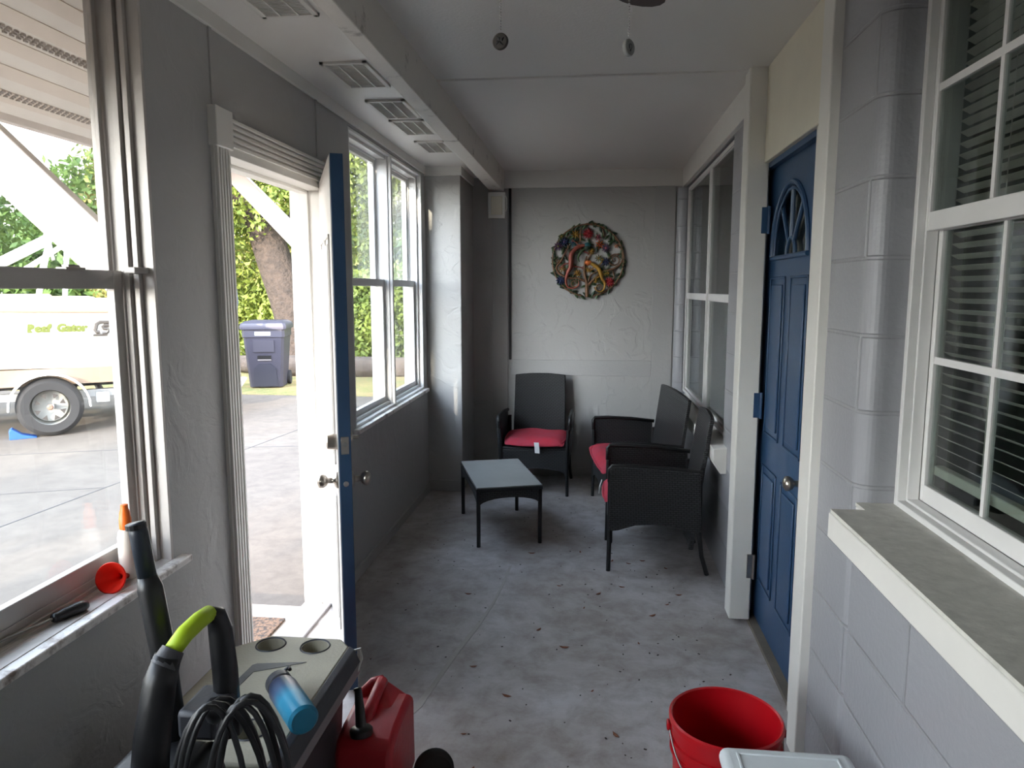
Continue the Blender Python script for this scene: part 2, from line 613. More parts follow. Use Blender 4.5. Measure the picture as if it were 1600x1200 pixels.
# the near part ends in a rounded corner at the window
wr(Y0, RW[0], 0, 2.45)
wr(RW[0], RW[1], 0, RW[2])
wr(RW[0], RW[1], RW[3], 2.45)
b.box(XR, XRO, 2.01, 2.40, 0, 2.45)
b.box(XR + .05, XRO, RW[1], 2.01, 0, 2.45)
rings = []
for z in (0.0, 2.45):
    arc = [(XR + .05 - .05 * math.cos(a), RW[1] + .05 - .05 * math.sin(a), z) for a in [PI / 2 * k / 8 for k in range(9)]]
    rings.append([(XR + .05, 2.01, z)] + arc)
b.loft(rings)
wr(3.38, RF[0], 0, 2.45)
wr(RF[0], RF[1], 0, RF[2])
wr(RF[0], RF[1], RF[3], 2.45)
wr(RF[1], YB + .1, 0, 2.45)
struct(b.build('wall_right', M['block']))
# rounded block column in the far right corner
b = MB()
rings = []
for z in (0.0, 2.285):
    rings.append([(0.70 - .068 * math.sin(a), 5.80 - .05 * math.cos(a), z) for a in [PI * k / 12 for k in range(13)]])
b.loft(rings)
b.bm.verts.ensure_lookup_table()
struct(b.build('wall_right_corner', M['block'], smooth=True))

# back wall and pier
b = MB()
b.box(XLO, XRO, YB, YB + .12, 0, 2.45)
struct(b.build('wall_back', M['wall_back']))
b = MB()
b.box(XL - .01, -0.957, 5.31, YB + .01, 0, 2.45)
struct(b.build('wall_pier', M['wall_back'], bevel=.006))
struct(MB().box(XLO, XRO, Y0 - .12, Y0, 0, 2.45).build('wall_front', M['wall_smooth']))
# plain boards on the back wall
struct(MB().box(-.645, .47, YB - .008, YB, .83, .955).build('trim_1', M['wall_smooth'], bevel=.002))
struct(MB().box(-.668, -.648, YB - .01, YB, .955, 2.31).build('trim_2', M['dark_gap']))
struct(MB().box(.47, .63, YB - .008, YB, 0.0, 2.31).build('trim_3', M['wall_smooth'], bevel=.002))
struct(MB().box(-.957, -.81, YB - .03, YB, .59, .612).build('trim_4', M['wall_smooth'], bevel=.002))
struct(MB().box(-.80, -.675, YB - .012, YB, 0.0, 2.31).build('trim_5', M['wall_smooth'], bevel=.002))
struct(MB().box(XL, -.957, 5.295, 5.312, 0, .085).build('baseboard_pier', M['wall_smooth'], bevel=.003))
struct(MB().box(XL - .01, XL + .014, 3.40, 5.31, 0, .06).build('baseboard_left', M['wall_smooth'], bevel=.004))
struct(MB().box(-.957, .64, YB - .015, YB, 0, .07).build('baseboard_back', M['wall_smooth'], bevel=.003))

# ceiling, soffit strip with vents, beam, fascia boards
struct(MB().box(-.75, XRO, Y0, YB + .1, 2.44, 2.5).build('ceiling', M['ceil']))
struct(MB().box(XLO, -.72, Y0, YB + .1, 2.392, 2.5).build('ceiling_left', M['soffit']))
b = MB()
b.loft([[(-.735, Y0, 2.285), (-.70, Y0, 2.285), (-.70, Y0, 2.46), (-.735, Y0, 2.46)],
        [(-.757, 2.2, 2.285), (-.70, 2.2, 2.285), (-.70, 2.2, 2.46), (-.757, 2.2, 2.46)],
        [(-.815, YB, 2.285), (-.706, YB, 2.285), (-.70, YB, 2.46), (-.815, YB, 2.46)]])
struct(b.build('trim_beam', M['scuffed'], bevel=.003))
struct(MB().box(XL - .01, XL + .012, Y0, 5.31, 2.342, 2.40).build('trim_fascia_left', M['white'], bevel=.003))
struct(MB().box(-1.235, -.945, 5.29, YB, 2.33, 2.40).build('trim_fascia_pier', M['white'], bevel=.003))
struct(MB().box(-.80, .70, YB - .022, YB, 2.308, 2.45).build('trim_fascia_back', M['white'], bevel=.003))
struct(MB().box(.675, .71, 3.38, YB, 2.295, 2.45).build('trim_fascia_right', M['white'], bevel=.003))
struct(MB().box(-.72, .70, 3.315, 3.35, 2.432, 2.445).build('trim_ceiling_batten', M['ceil'], bevel=.004))

# door surround on the right
struct(MB().box(.67, .74, 2.272, 2.37, 0, 2.45).build('trim_door_right_near', M['white'], bevel=.004))
struct(MB().box(.643, .737, 3.275, 3.385, 0.015, 2.45).build('trim_door_right_far', M['white'], bevel=.006))
struct(MB().box(.715, .90, 2.36, 3.385, 2.05, 2.45).build('trim_door_header_right', M['cream'], bevel=.003))
b = MB()
b.box(.725, .90, 2.37, 2.575, 0, 2.05)
struct(b.build('trim_door_jamb_right', M['white']))

# casing of the entrance on the left wall: fluted boards with corner blocks
def fluted(name, horizontal, a0, a1, b0, b1):
    m_ = MB()
    n = 5
    if horizontal:
        m_.box(XL - .004, XL + .012, a0, a1, b0, b1)
        st = (b1 - b0) / n
        for i in range(n):
            m_.box(XL + .01, XL + .022, a0, a1, b0 + st * i + st * .22, b0 + st * i + st * .88)
    else:
        m_.box(XL - .004, XL + .012, b0, b1, a0, a1)
        st = (b1 - b0) / n
        for i in range(n):
            m_.box(XL + .01, XL + .022, b0 + st * i + st * .22, b0 + st * i + st * .88, a0, a1)
    return struct(m_.build(name, M['white'], bevel=.002))
fluted('trim_casing_near', False, 0, 1.985, 2.283, 2.375)
fluted('trim_casing_far', False, 0, 1.985, 3.28, 3.385)
fluted('trim_casing_head', True, 2.38, 3.28, 1.985, 2.085)
struct(MB().box(XL - .004, XL + .03, 2.275, 2.385, 1.975, 2.10).build('trim_casing_block', M['white'], bevel=.003))
struct(MB().box(XL - .004, XL + .03, 3.275, 3.395, 1.975, 2.10).build('trim_casing_block.001', M['white'], bevel=.003))
# door frame lining (jambs, head, threshold)
b = MB()
b.box(-1.37, -1.205, 2.365, 2.385, 0, 1.985)
b.box(-1.32, -1.28, 2.385, 2.397, 0, 1.97)
b.box(-1.37, -1.205, 3.245, 3.275, 0, 1.985)
b.box(-1.32, -1.28, 3.232, 3.245, 0, 1.97)
b.box(-1.37, -1.205, 2.385, 3.245, 1.96, 1.99)
b.box(-1.32, -1.28, 2.385, 3.245, 1.947, 1.96)
struct(b.build('trim_door_frame', M['white'], bevel=.002))
struct(MB().box(-1.375, -1.355, 3.265, 3.36, -0.1, 2.07).box(-1.375, -1.355, 2.28, 2.37, -.1, 2.07).build('trim_door_outside', M['white'], bevel=.002))
struct(MB().box(-1.37, -1.235, 2.385, 3.245, 0.0, 0.014).build('trim_threshold', M['light_grey'], bevel=.004))


# ------------------------------------------------------------------ windows
def dh_window(name, y0, y1, z0, z1, zm, xr, s, mats, mull=(), muntins=None, rings=(), lower=(.052, .080), upper=(.092, .12),
              ins=.03, stile_lo=.038, stile_up=.038, rail=.038, bot=.04, ins_up=None, mw=.022):
    """double hung window in a wall facing +x (s=+1) or -x (s=-1); depth runs away from the viewer's room"""
    def X(a, c_):
        p, q = xr - s * a, xr - s * c_
        return (min(p, q), max(p, q))
    fm, sm, gm = mats
    ins_up = ins if ins_up is None else ins_up
    root = struct(empty(name, (xr, (y0 + y1) / 2, z0)))
    b_ = MB()
    for rg_ in rings:
        b_.ring_rect(y0, y1, z0, z1, rg_[2], *X(rg_[0], rg_[1]), wb=rg_[3] if len(rg_) > 3 else None)
    dmax = rings[-1][1]
    for my in mull:
        b_.box(*X(min(.02, dmax * .2), dmax), my - mw, my + mw, z0, z1)
        b_.box(*X(.0, .02), my - mw * .64, my + mw * .64, z0, z1)
    b_.build('window_frame', fm, root, bevel=.002, world=True)
    for nm, (d0, d1), (p, q), st, it in (('lower_sash', lower, (z0 + ins, zm + rail / 2), stile_lo, ins), ('upper_sash', upper, (zm - rail / 2, z1 - ins), stile_up, ins_up)):
        edges = [y0 + it] + [v for my in mull for v in (my - mw * .9, my + mw * .9)] + [y1 - it]
        for i in range(0, len(edges), 2):
            a, c_ = edges[i], edges[i + 1]
            wb, wt = (bot, rail) if nm == 'lower_sash' else (rail, st)
            so = MB().ring_rect(a, c_, p, q, st, *X(d0, d1), wb=wb, wt=wt).build(nm, sm, root, bevel=.002, world=True)
            gx = X((d0 + d1) / 2 - .002, (d0 + d1) / 2 + .002)
            MB().box(*gx, a + st - .004, c_ - st + .004, p + wb - .004, q - wt + .004).build('pane', gm[0 if nm == 'lower_sash' else 1], so, world=True)
            if muntins:
                mb_ = MB()
                ya, yb, za, zb = a + st, c_ - st, p + wb, q - wt
                for k in range(1, muntins[0]):
                    yy = ya + (yb - ya) * k / muntins[0]
                    mb_.box(*X((d0 + d1) / 2 - .006, (d0 + d1) / 2 + .006), yy - .007, yy + .007, za, zb)
                for k in range(1, muntins[1]):
                    zz = za + (zb - za) * k / muntins[1]
                    mb_.box(*X((d0 + d1) / 2 - .007, (d0 + d1) / 2 + .007), ya, yb, zz - .009, zz + .009)
                mb_.build('muntin', sm, so, world=True)
    return root

w1 = dh_window('window_1', NW[0], NW[1], .73, 2.325, 1.546, XL, 1, (M['alum'], M['alum'], (M['glass'], M['glass_hazy'])), mull=(-.6, .65),
               rings=((0, .035, .012, .002), (.035, .050, .028, .002), (.050, .060, .018, .002), (.060, .074, .034, .002), (.074, .082, .030, .012), (.082, .112, .022, .03), (.112, .139, .018, .03)),
               lower=(.084, .108), upper=(.112, .136), ins=.030, ins_up=.026, stile_lo=.036, stile_up=.016, rail=.05, bot=.048)
# latch on the meeting rail
MB().box(-1.33, -1.300, 1.70, 1.77, 1.568, 1.576).box(-1.325, -1.305, 1.715, 1.755, 1.574, 1.582).build('sash_lock', M['nickel'], w1, bevel=.002, world=True)
MB().box(-1.268, -1.235, 1.875, 1.945, 1.563, 1.58).build('sash_stop', M['alum'], w1, bevel=.002, world=True)
MB().box(-1.355, -1.188, NW[0] - .02, 1.995, .708, .73).build('window_sill', M['marble'], w1, bevel=.004, world=True)
w2 = dh_window('window_2', FW[0], FW[1], .797, 2.325, 1.56, XL, 1, (M['vinyl'], M['vinyl'], (M['glass'], M['glass_hazy'])), mull=(4.42,),
               rings=((0, .03, .014), (.03, .045, .032), (.045, .085, .026), (.085, .095, .036), (.095, .125, .026), (.125, .139, .018)),
               lower=(.052, .080), upper=(.096, .122), ins=.028, stile_lo=.034, stile_up=.030, rail=.042, bot=.036)
MB().box(-1.36, -1.188, 3.60, 5.235, .772, .797).build('window_sill', M['marble'], w2, bevel=.004, world=True)
w3 = dh_window('window_3', RW[0], RW[1], .955, 2.33, 1.685, .795, -1, (M['vinyl'], M['vinyl'], (M['glass_dark'], M['glass_dark'])), muntins=(4, 2),
               rings=((0, .022, .020), (.022, .052, .026), (.052, .09, .020)), upper=(.024, .044), lower=(.052, .074), ins=.026, ins_up=.022, stile_lo=.020, stile_up=.010, rail=.046, bot=.045)
MB().box(.612, .90, .70, 1.897, .885, .952).box(.70, .90, 1.897, 1.96, .885, .952).build('window_sill', M['white'], w3, bevel=.004, world=True)
MB().box(.616, .80, .70, 1.893, .952, .9605).box(.70, .80, 1.893, 1.96, .952, .9605).build('sill_top', mat('dusty_sill_top', (208, 206, 198), .8, var=.2, vscale=25, bump=.2), w3, world=True)
w4 = dh_window('window_4', RF[0], RF[1], .735, 2.28, 1.47, .71, -1, (M['vinyl'], M['vinyl'], (M['glass_dark'], M['glass_dark'])), mull=(4.73,),
               rings=((0, .010, .022), (.010, .06, .018)), upper=(.010, .026), lower=(.018, .034), ins=.016, stile_lo=.010, stile_up=.010, rail=.045, bot=.02, mw=.013)
MB().prism([(.632, .63), (.632, .70), (.80, .72), (.80, .57), (.67, .57)], 'y', 3.78, 5.80).build('window_sill', M['white'], w4, bevel=.004, world=True)
sc = MB()
for a, c_ in ((3.94, 4.70), (4.76, 5.72)):
    sc.box(.752, .755, a, c_, .77, 1.47)
sc.build('insect_screen', M['shade'], w4, world=True)

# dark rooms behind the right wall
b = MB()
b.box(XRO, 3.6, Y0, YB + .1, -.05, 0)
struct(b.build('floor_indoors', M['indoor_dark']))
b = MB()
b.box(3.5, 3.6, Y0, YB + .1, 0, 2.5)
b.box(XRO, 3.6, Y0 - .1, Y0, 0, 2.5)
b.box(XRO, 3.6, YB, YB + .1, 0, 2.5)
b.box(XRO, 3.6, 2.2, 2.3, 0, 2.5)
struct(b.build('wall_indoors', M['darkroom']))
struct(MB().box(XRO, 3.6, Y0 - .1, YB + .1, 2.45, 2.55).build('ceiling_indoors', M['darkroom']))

# venetian blind behind the near right window
bl = empty('window_blind', (.878, 1.2, 2.3), label='off-white venetian blind hanging inside the white muntin window on the right', cat='window blind')
b = MB()
ZB = 1.055
nsl = 44
for k in range(nsl):
    z = ZB + .04 + k * (2.28 - ZB - .06) / nsl
    mtx = Matrix.Translation((.884, 0, z)) @ Matrix.Rotation(math.radians(28), 4, 'Y')
    b.box(-.0115, .0115, .83, 1.925, -.0005, .0005, mtx)
b.build('slats', M['blind'], bl, world=True)
MB().box(.872, .896, .83, 1.925, ZB - .005, ZB + .02).build('bottom_rail', M['blind'], bl, bevel=.003, world=True)
MB().box(.868, .90, .83, 1.925, 2.28, 2.32).build('head_rail', M['blind'], bl, bevel=.003, world=True)
b = MB()
for yy in (1.05, 1.38, 1.70):
    b.tube([(.874, yy, ZB), (.874, yy, 2.28)], .0012, 5)
b.build('ladder_cord', M['blind'], bl, world=True)


# ------------------------------------------------------------------ doors
def panel_door(root, w, h, face_y, s, m, panels, fan=None):
    """raised mouldings on one face of a leaf lying in the local xz plane; s = outward sign along y"""
    bb = MB()
    for (x0, x1, z0, z1) in panels:
        for k, (ins, d) in enumerate(((0, .006), (.018, .0), (.034, .008))):
            if d == 0:
                continue
            a, c_ = sorted((face_y, face_y + s * d))
            if k == 0:
                t_ = .010
                bb.box(x0, x1, a, c_, z0, z0 + t_); bb.box(x0, x1, a, c_, z1 - t_, z1)
                bb.box(x0, x0 + t_, a, c_, z0, z1); bb.box(x1 - t_, x1, a, c_, z0, z1)
            else:
                bb.box(x0 + ins, x1 - ins, a, c_, z0 + ins, z1 - ins)
    bb.build('raised_panel', m, root, bevel=.003)

# open entrance door: local x from hinge to free edge, local y = room side (+) / outer face (-)
hx, hy = -1.225, 3.235
ex, ey = -0.905, 2.50
ang = math.atan2(ey - hy, ex - hx)
DW = math.hypot(ex - hx, ey - hy)
d1 = struct(empty('door_1', (hx, hy, 0), ang))
d1['label'] = 'open entrance door with white outer face and blue edge'
# rotated frame: local +y points to the far/room side
leaf = MB().box(0, DW, 0, .044, .012, 1.985)
leaf.build('door_leaf', M['blue'], d1, bevel=.002)
MB().box(.004, DW - .005, -.003, .001, .014, 1.983).build('outer_face', mat('white_door_paint', (200, 196, 192), .45, var=.05), d1, bevel=.001)
wpm = M['white']
panel_door(d1, DW, 2, -.003, -1, wpm, [(.12, .37, .2, .74), (.43, .68, .2, .74), (.12, .37, .86, 1.72), (.43, .68, .86, 1.72)])
def knob(root, x, z, y_in, y_out, side_y, m=M['nickel']):
    for yy, s_ in side_y:
        bb = MB()
        bb.lathe([(.030, 0), (.032, .004), (.026, .010), (.012, .014), (.011, .036), (.020, .042), (.027, .054), (.026, .066), (.016, .073), (.004, .075)],
                 (x, yy, z), (0, s_, 0), 20)
        bb.build('door_knob', m, root, smooth='all')
knob(d1, DW - .065, .815, 0, 0, ((-.003, -1), (.044, 1)))
for yy, s_ in ((-.003, -1),):
    MB().lathe([(.030, 0), (.031, .012), (.027, .034), (.022, .038), (.004, .038)], (DW - .06, yy, .962), (0, s_, 0), 20).build('deadbolt', M['nickel'], d1, smooth=True)
MB().lathe([(.024, 0), (.02, .008), (.008, .012), (.007, .03), (.002, .032)], (DW - .06, .044, .975), (0, 1, 0), 16).build('deadbolt', M['nickel'], d1, smooth=True)
MB().box(DW - .001, DW + .0015, .008, .036, .925, .99).build('latch_plate', M['nickel'], d1, bevel=.001)
MB().lathe([(.009, 0), (.009, .004), (.004, .006)], (DW + .001, .022, .962), (1, 0, 0), 14).build('bolt', M['steel'], d1, smooth=True)
MB().lathe([(.010, 0), (.010, .003), (.005, .005)], (DW, .022, .815), (1, 0, 0), 14).build('latch', M['steel'], d1, smooth=True)

# closed blue door on the right: leaf in plane x=.76, local x = world -y from hinge (far) edge
d2 = struct(empty('door_2', (.765, 3.385, 0), -PI / 2))
d2['label'] = 'closed blue door with fan light'
DW2 = .805
# face with a half-oval hole: build leaf around the fan light
fan_c, fan_z, fan_a, fan_b = DW2 / 2 - .02, 1.645, .255, .265
b = MB()
def arch(a_, b_, n=24):
    return [(fan_c + a_ * math.cos(PI - PI * k / n), fan_z + b_ * math.sin(PI * k / n)) for k in range(n + 1)]
A = arch(fan_a, fan_b)
# local +y is world +x (indoors) because of the -90 degree turn
b.box(0, DW2, 0, .044, .01, fan_z)
b.box(0, fan_c - fan_a, 0, .044, fan_z, 2.04)
b.box(fan_c + fan_a, DW2, 0, .044, fan_z, 2.04)
n = len(A)
for i in range(n - 1):
    b.prism([A[i], A[i + 1], (A[i + 1][0], 2.04), (A[i][0], 2.04)], 'y', 0, .044)
bmesh.ops.remove_doubles(b.bm, verts=b.bm.verts, dist=1e-5)
b.build('door_leaf', M['blue'], d2)
b = MB()
b.tube([(x, -.004, z) for x, z in arch(fan_a + .012, fan_b + .012)], .010, 8)
b.tube([(fan_c - fan_a - .012, -.004, fan_z - .008), (fan_c + fan_a + .012, -.004, fan_z - .008)], .010, 8)
b.tube([(x, .0, z) for x, z in arch(fan_a - .012, fan_b - .012)], .006, 8)
b.build('fanlight_moulding', M['blue'], d2, smooth=True)
b = MB()
b.tube([(x, .006, z) for x, z in arch(.06, .065, 12)], .008, 8)
for a_ in (PI * .28, PI * .5, PI * .72):
    b.tube([(fan_c + .06 * math.cos(a_), .006, fan_z + .065 * math.sin(a_)), (fan_c + fan_a * math.cos(a_) * .99, .006, fan_z + fan_b * .99 * math.sin(a_))], .009, 8)
b.build('fanlight_bars', M['blue'], d2, smooth=True)
b = MB()
b.prism(arch(fan_a, fan_b), 'y', .018, .022)
b.build('fanlight_glass', M['glass_dark'], d2)
panel_door(d2, DW2, 2, 0, -1, M['blue'], [(.11, .35, .20, .74), (.43, .67, .20, .74), (.11, .35, .88, 1.56), (.43, .67, .88, 1.56)])
knob(d2, DW2 - .065, .815, 0, 0, ((0, -1),))
for z, m_ in ((1.80, M['blue']), (1.0, M['blue']), (.26, M['nickel'])):
    MB().box(.1105, .116, -.052, -.018, z - .055, z + .055).tube([(.119, -.022, z - .058), (.119, -.022, z + .058)], .0065, 10).build('hinge', m_, d2, bevel=.001)
struct(MB().box(.735, .76, 2.58, 3.385, 2.028, 2.052).build('trim_door_stop', M['blue']))
struct(MB().box(.73, .90, 2.56, 3.40, 0, .018).build('trim_threshold_right', mat('worn_threshold', (120, 112, 100), .7, var=.3)))
d2.location.z = 0.012

# ------------------------------------------------------------------ ceiling vents
vents = [((2.00, 2.40), 'nearest to the camera'), ((2.86, 3.20), 'above the entrance door frame'), ((3.43, 3.78), 'above the open blue door edge'),
         ((3.84, 4.17), 'above the start of the far window'), ((4.36, 4.74), 'at the far end by the pier')]
vroot = None
for i, ((a, c_), where) in enumerate(vents):
    L = .35
    lab = 'white louvred soffit vent in the left ceiling strip, ' + where
    if vroot is None:
        vroot = v = empty('soffit_vent', (-.972, (a + c_) / 2, 2.392))
        fr = MB()
        fr.box(-.094, .094, -L / 2, -L / 2 + .018, -.010, .002); fr.box(-.094, .094, L / 2 - .018, L / 2, -.010, .002)
        fr.box(-.094, -.076, -L / 2, L / 2, -.010, .002); fr.box(.076, .094, -L / 2, L / 2, -.010, .002)
        fr.build('vent_frame', M['white'], v, bevel=.002)
        MB().box(-.08, .08, -L / 2 + .01, L / 2 - .01, -.003, .001).build('vent_backing', M['white'], v)
        sl = MB()
        nn = 26
        for k in range(nn):
            yy = -L / 2 + .02 + (L - .04) * (k + .5) / nn
            sl.box(-.076, .076, -.0045, .0045, -.0006, .0006, Matrix.Translation((0, yy, -.006)) @ Matrix.Rotation(math.radians(12), 4, 'X'))
        for xx in (-.03, .03):
            sl.box(xx - .003, xx + .003, -L / 2 + .015, L / 2 - .015, -.009, -.004)
        sl.build('louvres', M['white'], v)
    else:
        v = copy_tree(vroot)
        v.location = (-.972, (a + c_) / 2, 2.392)
    tag(v, lab, 'vent', 'soffit vents in the left ceiling strip')

# electrical box under the beam
eb = empty('wall_box', (-.75, 5.86, 2.17), label='square white metal box on the back wall under the beam end', cat='electrical box')
MB().box(-.81, -.692, 5.755, 5.86, 2.075, 2.262).build('box_body', M['white'], eb, bevel=.004, world=True)
MB().box(-.818, -.684, 5.742, 5.757, 2.068, 2.268).build('box_cover', M['white'], eb, bevel=.004, world=True)
MB().box(-.796, -.706, 5.735, 5.744, 2.095, 2.235).build('cover_inset', M['cream'], eb, bevel=.008, world=True)
MB().tube([(-.684, 5.75, 2.24), (-.672, 5.75, 2.22), (-.672, 5.75, 2.15), (-.680, 5.75, 2.12)], .004, 8).build('wire_latch', M['white'], eb, smooth=True, world=True)


# ------------------------------------------------------------------ wicker furniture
def wicker_seat(name, Wd, label, cat, group=None, D=.50):
    r = empty(name, label=label, cat=cat, group=group)
    hw = Wd / 2
    for s_ in (-1, 1):
        arm = MB()
        # side panel outline (y,z) with arched foot and gently dropping arm
        top = [(0.0, .565), (.01, .582), (.06, .586), (.25, .578), (.47, .560)]
        bot = [(.49, .235), (.44, .232), (.34, .262), (.25, .27), (.14, .262), (.05, .232), (0.0, .225)]
        poly = top + bot
        ring = lambda dx: [(s_ * (hw - .030 - dx + (.022 * max(0, (z - .38)) / .2)), y, z) for y, z in poly]
        arm.loft([ring(0), ring(-.022)])
        arm.build('arm_panel', M['wicker'], r, bevel=.004)
        MB().tube([(s_ * (hw - .012), .0, .50), (s_ * (hw - .004), .0, .57), (s_ * (hw - .002), .014, .586), (s_ * (hw - .002), .12, .588), (s_ * (hw - .004), .30, .58), (s_ * (hw - .010), .485, .562)],
                  .0125, 10).build('armrest', M['wicker_wrap'], r, smooth='all')
        MB().tube([(s_ * (hw - .016), .004, .50), (s_ * (hw - .024), .004, .25), (s_ * (hw - .020), .0, 0.0)], [.014, .013, .012], 10).build('leg', M['wicker_wrap'], r, smooth=True)
        MB().tube([(s_ * (hw - .028), .475, .52), (s_ * (hw - .030), .475, .25), (s_ * (hw - .024), .495, .10), (s_ * (hw - .014), .525, 0.0)], [.014, .013, .012, .012], 10).build('leg', M['wicker_wrap'], r, smooth=True)
    MB().box(-hw + .03, hw - .03, .005, .47, .325, .362).build('seat', M['wicker'], r, bevel=.008)
    # front apron with arched lower edge
    ap = [(-hw + .03, .34), (hw - .03, .34), (hw - .03, .15)] + [((hw - .03) * math.cos(PI * k / 12), .15 + .055 * math.sin(PI * k / 12)) for k in range(1, 12)] + [(-hw + .03, .15)]
    MB().prism(ap, 'y', .0, .02).build('apron', M['wicker'], r, bevel=.003)
    # back: tall leaning panel
    bb = MB()
    bw = hw - .055
    rings_ = []
    for k in range(9):
        f_ = k / 8
        z = .12 + .722 * f_
        y = .43 + .09 * f_ ** 1.2
        wq = bw - .012 * f_
        bow = .008
        rr = []
        for j in range(9):
            u = -1 + 2 * j / 8
            rr.append((wq * u, y + bow * (1 - u * u), z + (.012 * (1 - u * u) if k == 8 else 0)))
        rr += [(p[0], p[1] + .026, p[2]) for p in rr[::-1]]
        rings_.append(rr)
    bb.loft(rings_)
    bb.build('backrest', M['wicker'], r, bevel=.006)
    return r

chA = wicker_seat('wicker_armchair', .535, 'black wicker armchair with red cushion against the back wall under the round wall art', 'chair', 'black wicker armchairs')
chA.location = (-.415, 5.255, 0)
chA.rotation_euler.z = math.radians(-1)
chC = copy_tree(chA)
chC['label'] = 'black wicker armchair nearest the blue door, its side panel towards the camera'
chC.location = (.105, 4.085, 0)
chC.rotation_euler.z = -PI / 2
sofa = wicker_seat('wicker_loveseat', .93, 'wide black wicker loveseat with red cushion along the right wall under the far window', 'loveseat')
for ch_ in sofa.children:
    ch_.data.transform(Matrix.Scale(.92, 4, (0, 1, 0)))
sofa.location = (.070, 4.845, 0)
sofa.rotation_euler.z = math.radians(-83.5)


def cushion(name, wx, dy, loc, rz, label, tilt=0.0, tagpos=0.1, droop=.02):
    r = empty(name, loc, rz, label=label, cat='cushion', group='red seat cushions on the wicker seats')
    bb = MB()
    N = 14
    H_ = .052
    def pt(i, j, side):
        u, v = -1 + 2 * i / N, -1 + 2 * j / N
        e = (1 - abs(u) ** 5) * (1 - abs(v) ** 5)
        z = side * H_ / 2 * max(e, 0) ** .35
        wob = .006 * math.sin(5 * u + 2 * v + wx * 9) * math.cos(4 * v) if side > 0 else 0
        return (u * wx / 2 * (1 - .04 * v * v), v * dy / 2 * (1 - .03 * u * u) + dy / 2, z + wob + tilt * v - droop * max(0, -v - .8) * 5)
    for side in (1, -1):
        g = [[bb.bm.verts.new(pt(i, j, side)) for j in range(N + 1)] for i in range(N + 1)]
        for i in range(N):
            for j in range(N):
                bb.bm.faces.new([g[i][j], g[i + 1][j], g[i + 1][j + 1], g[i][j + 1]])
    bmesh.ops.remove_doubles(bb.bm, verts=bb.bm.verts, dist=.0005)
    c_ = bb.build('cushion_pad', M['red_cloth'], r, smooth='all', subsurf=1)
    e_ = MB()
    pts = []
    for k in range(40):
        a_ = 2 * PI * k / 40
        cu, su = math.cos(a_), math.sin(a_)
        q_ = max(abs(cu), abs(su))
        k5 = (abs(cu) ** 6 + abs(su) ** 6) ** (1 / 6)
        u, v = cu / k5, su / k5
        pts.append((u * wx / 2 * (1 - .04 * v * v), v * dy / 2 * (1 - .03 * u * u) + dy / 2, tilt * v - droop * max(0, -v - .8) * 5))
    e_.tube(pts, .007, 6, closed=True)
    e_.build('piping', M['red_cloth'], r, smooth='all')
    if tagpos is None:
        return r
    tg = MB()
    tg.loft([[(tagpos - .018, -.004, .0), (tagpos + .018, -.004, .0), (tagpos + .018, -.006, .0), (tagpos - .018, -.006, .0)],
             [(tagpos - .012, -.016, -.035), (tagpos + .024, -.016, -.037), (tagpos + .024, -.018, -.037), (tagpos - .012, -.018, -.035)],
             [(tagpos - .008, -.020, -.075), (tagpos + .026, -.020, -.077), (tagpos + .026, -.022, -.077), (tagpos - .008, -.022, -.075)]])
    tag(tg.build('care_tag', M['tag'], r), 'white care tag')
    return r

cushion('seat_cushion', .455, .44, (-.415, 5.235, .405), math.radians(-1), 'red seat cushion with white tag on the armchair by the back wall', tilt=.006, tagpos=.02)
cushion('seat_cushion', .83, .46, (.025, 4.835, .400), math.radians(-83.5), 'long red seat cushion on the black wicker loveseat', tagpos=None)
cushion('seat_cushion', .455, .45, (.075, 4.085, .395), -PI / 2, 'red seat cushion on the armchair nearest the blue door, mostly hidden behind its arm', tagpos=-.17)

# coffee table
tb = empty('coffee_table', (-.577, 4.498, 0), math.atan2(.118, .365), label='low black wicker coffee table with glass top in front of the chairs', cat='table')
tw, tl = .195, .342
ap = lambda h: [(-h, .345), (h, .345), (h, .245)] + [(h * .94 * math.cos(PI * k / 12), .245 + .05 * math.sin(PI * k / 12)) for k in range(1, 12)] + [(-h, .245)]
MB().prism(ap(tw), 'y', -tl, -tl + .014).build('apron', M['wicker'], tb, bevel=.003)
MB().prism(ap(tw), 'y', tl - .014, tl).build('apron', M['wicker'], tb, bevel=.003)
MB().prism(ap(tl), 'x', -tw, -tw + .014).build('apron', M['wicker'], tb, bevel=.003)
MB().prism(ap(tl), 'x', tw - .014, tw).build('apron', M['wicker'], tb, bevel=.003)
for sx in (-1, 1):
    for sy in (-1, 1):
        MB().tube([(sx * (tw - .008), sy * (tl - .008), .34), (sx * (tw - .008), sy * (tl - .008), 0)], .0125, 10).build('leg', M['wicker_wrap'], tb, smooth=True)
fr = MB()
fr.box(-tw - .006, tw + .006, -tl - .006, -tl + .012, .335, .358).box(-tw - .006, tw + .006, tl - .012, tl + .006, .335, .358)
fr.box(-tw - .006, -tw + .012, -tl + .012, tl - .012, .335, .358).box(tw - .012, tw + .006, -tl + .012, tl - .012, .335, .358)
fr.build('table_frame', M['wicker_wrap'], tb, bevel=.004)
MB().box(-tw + .012, tw - .012, -tl + .012, tl - .012, .335, .342).build('table_deck', M['wicker'], tb)
MB().box(-tw - .003, tw + .003, -tl - .003, tl + .003, .358, .364).build('glass_top', M['table_glass'], tb, bevel=.001)


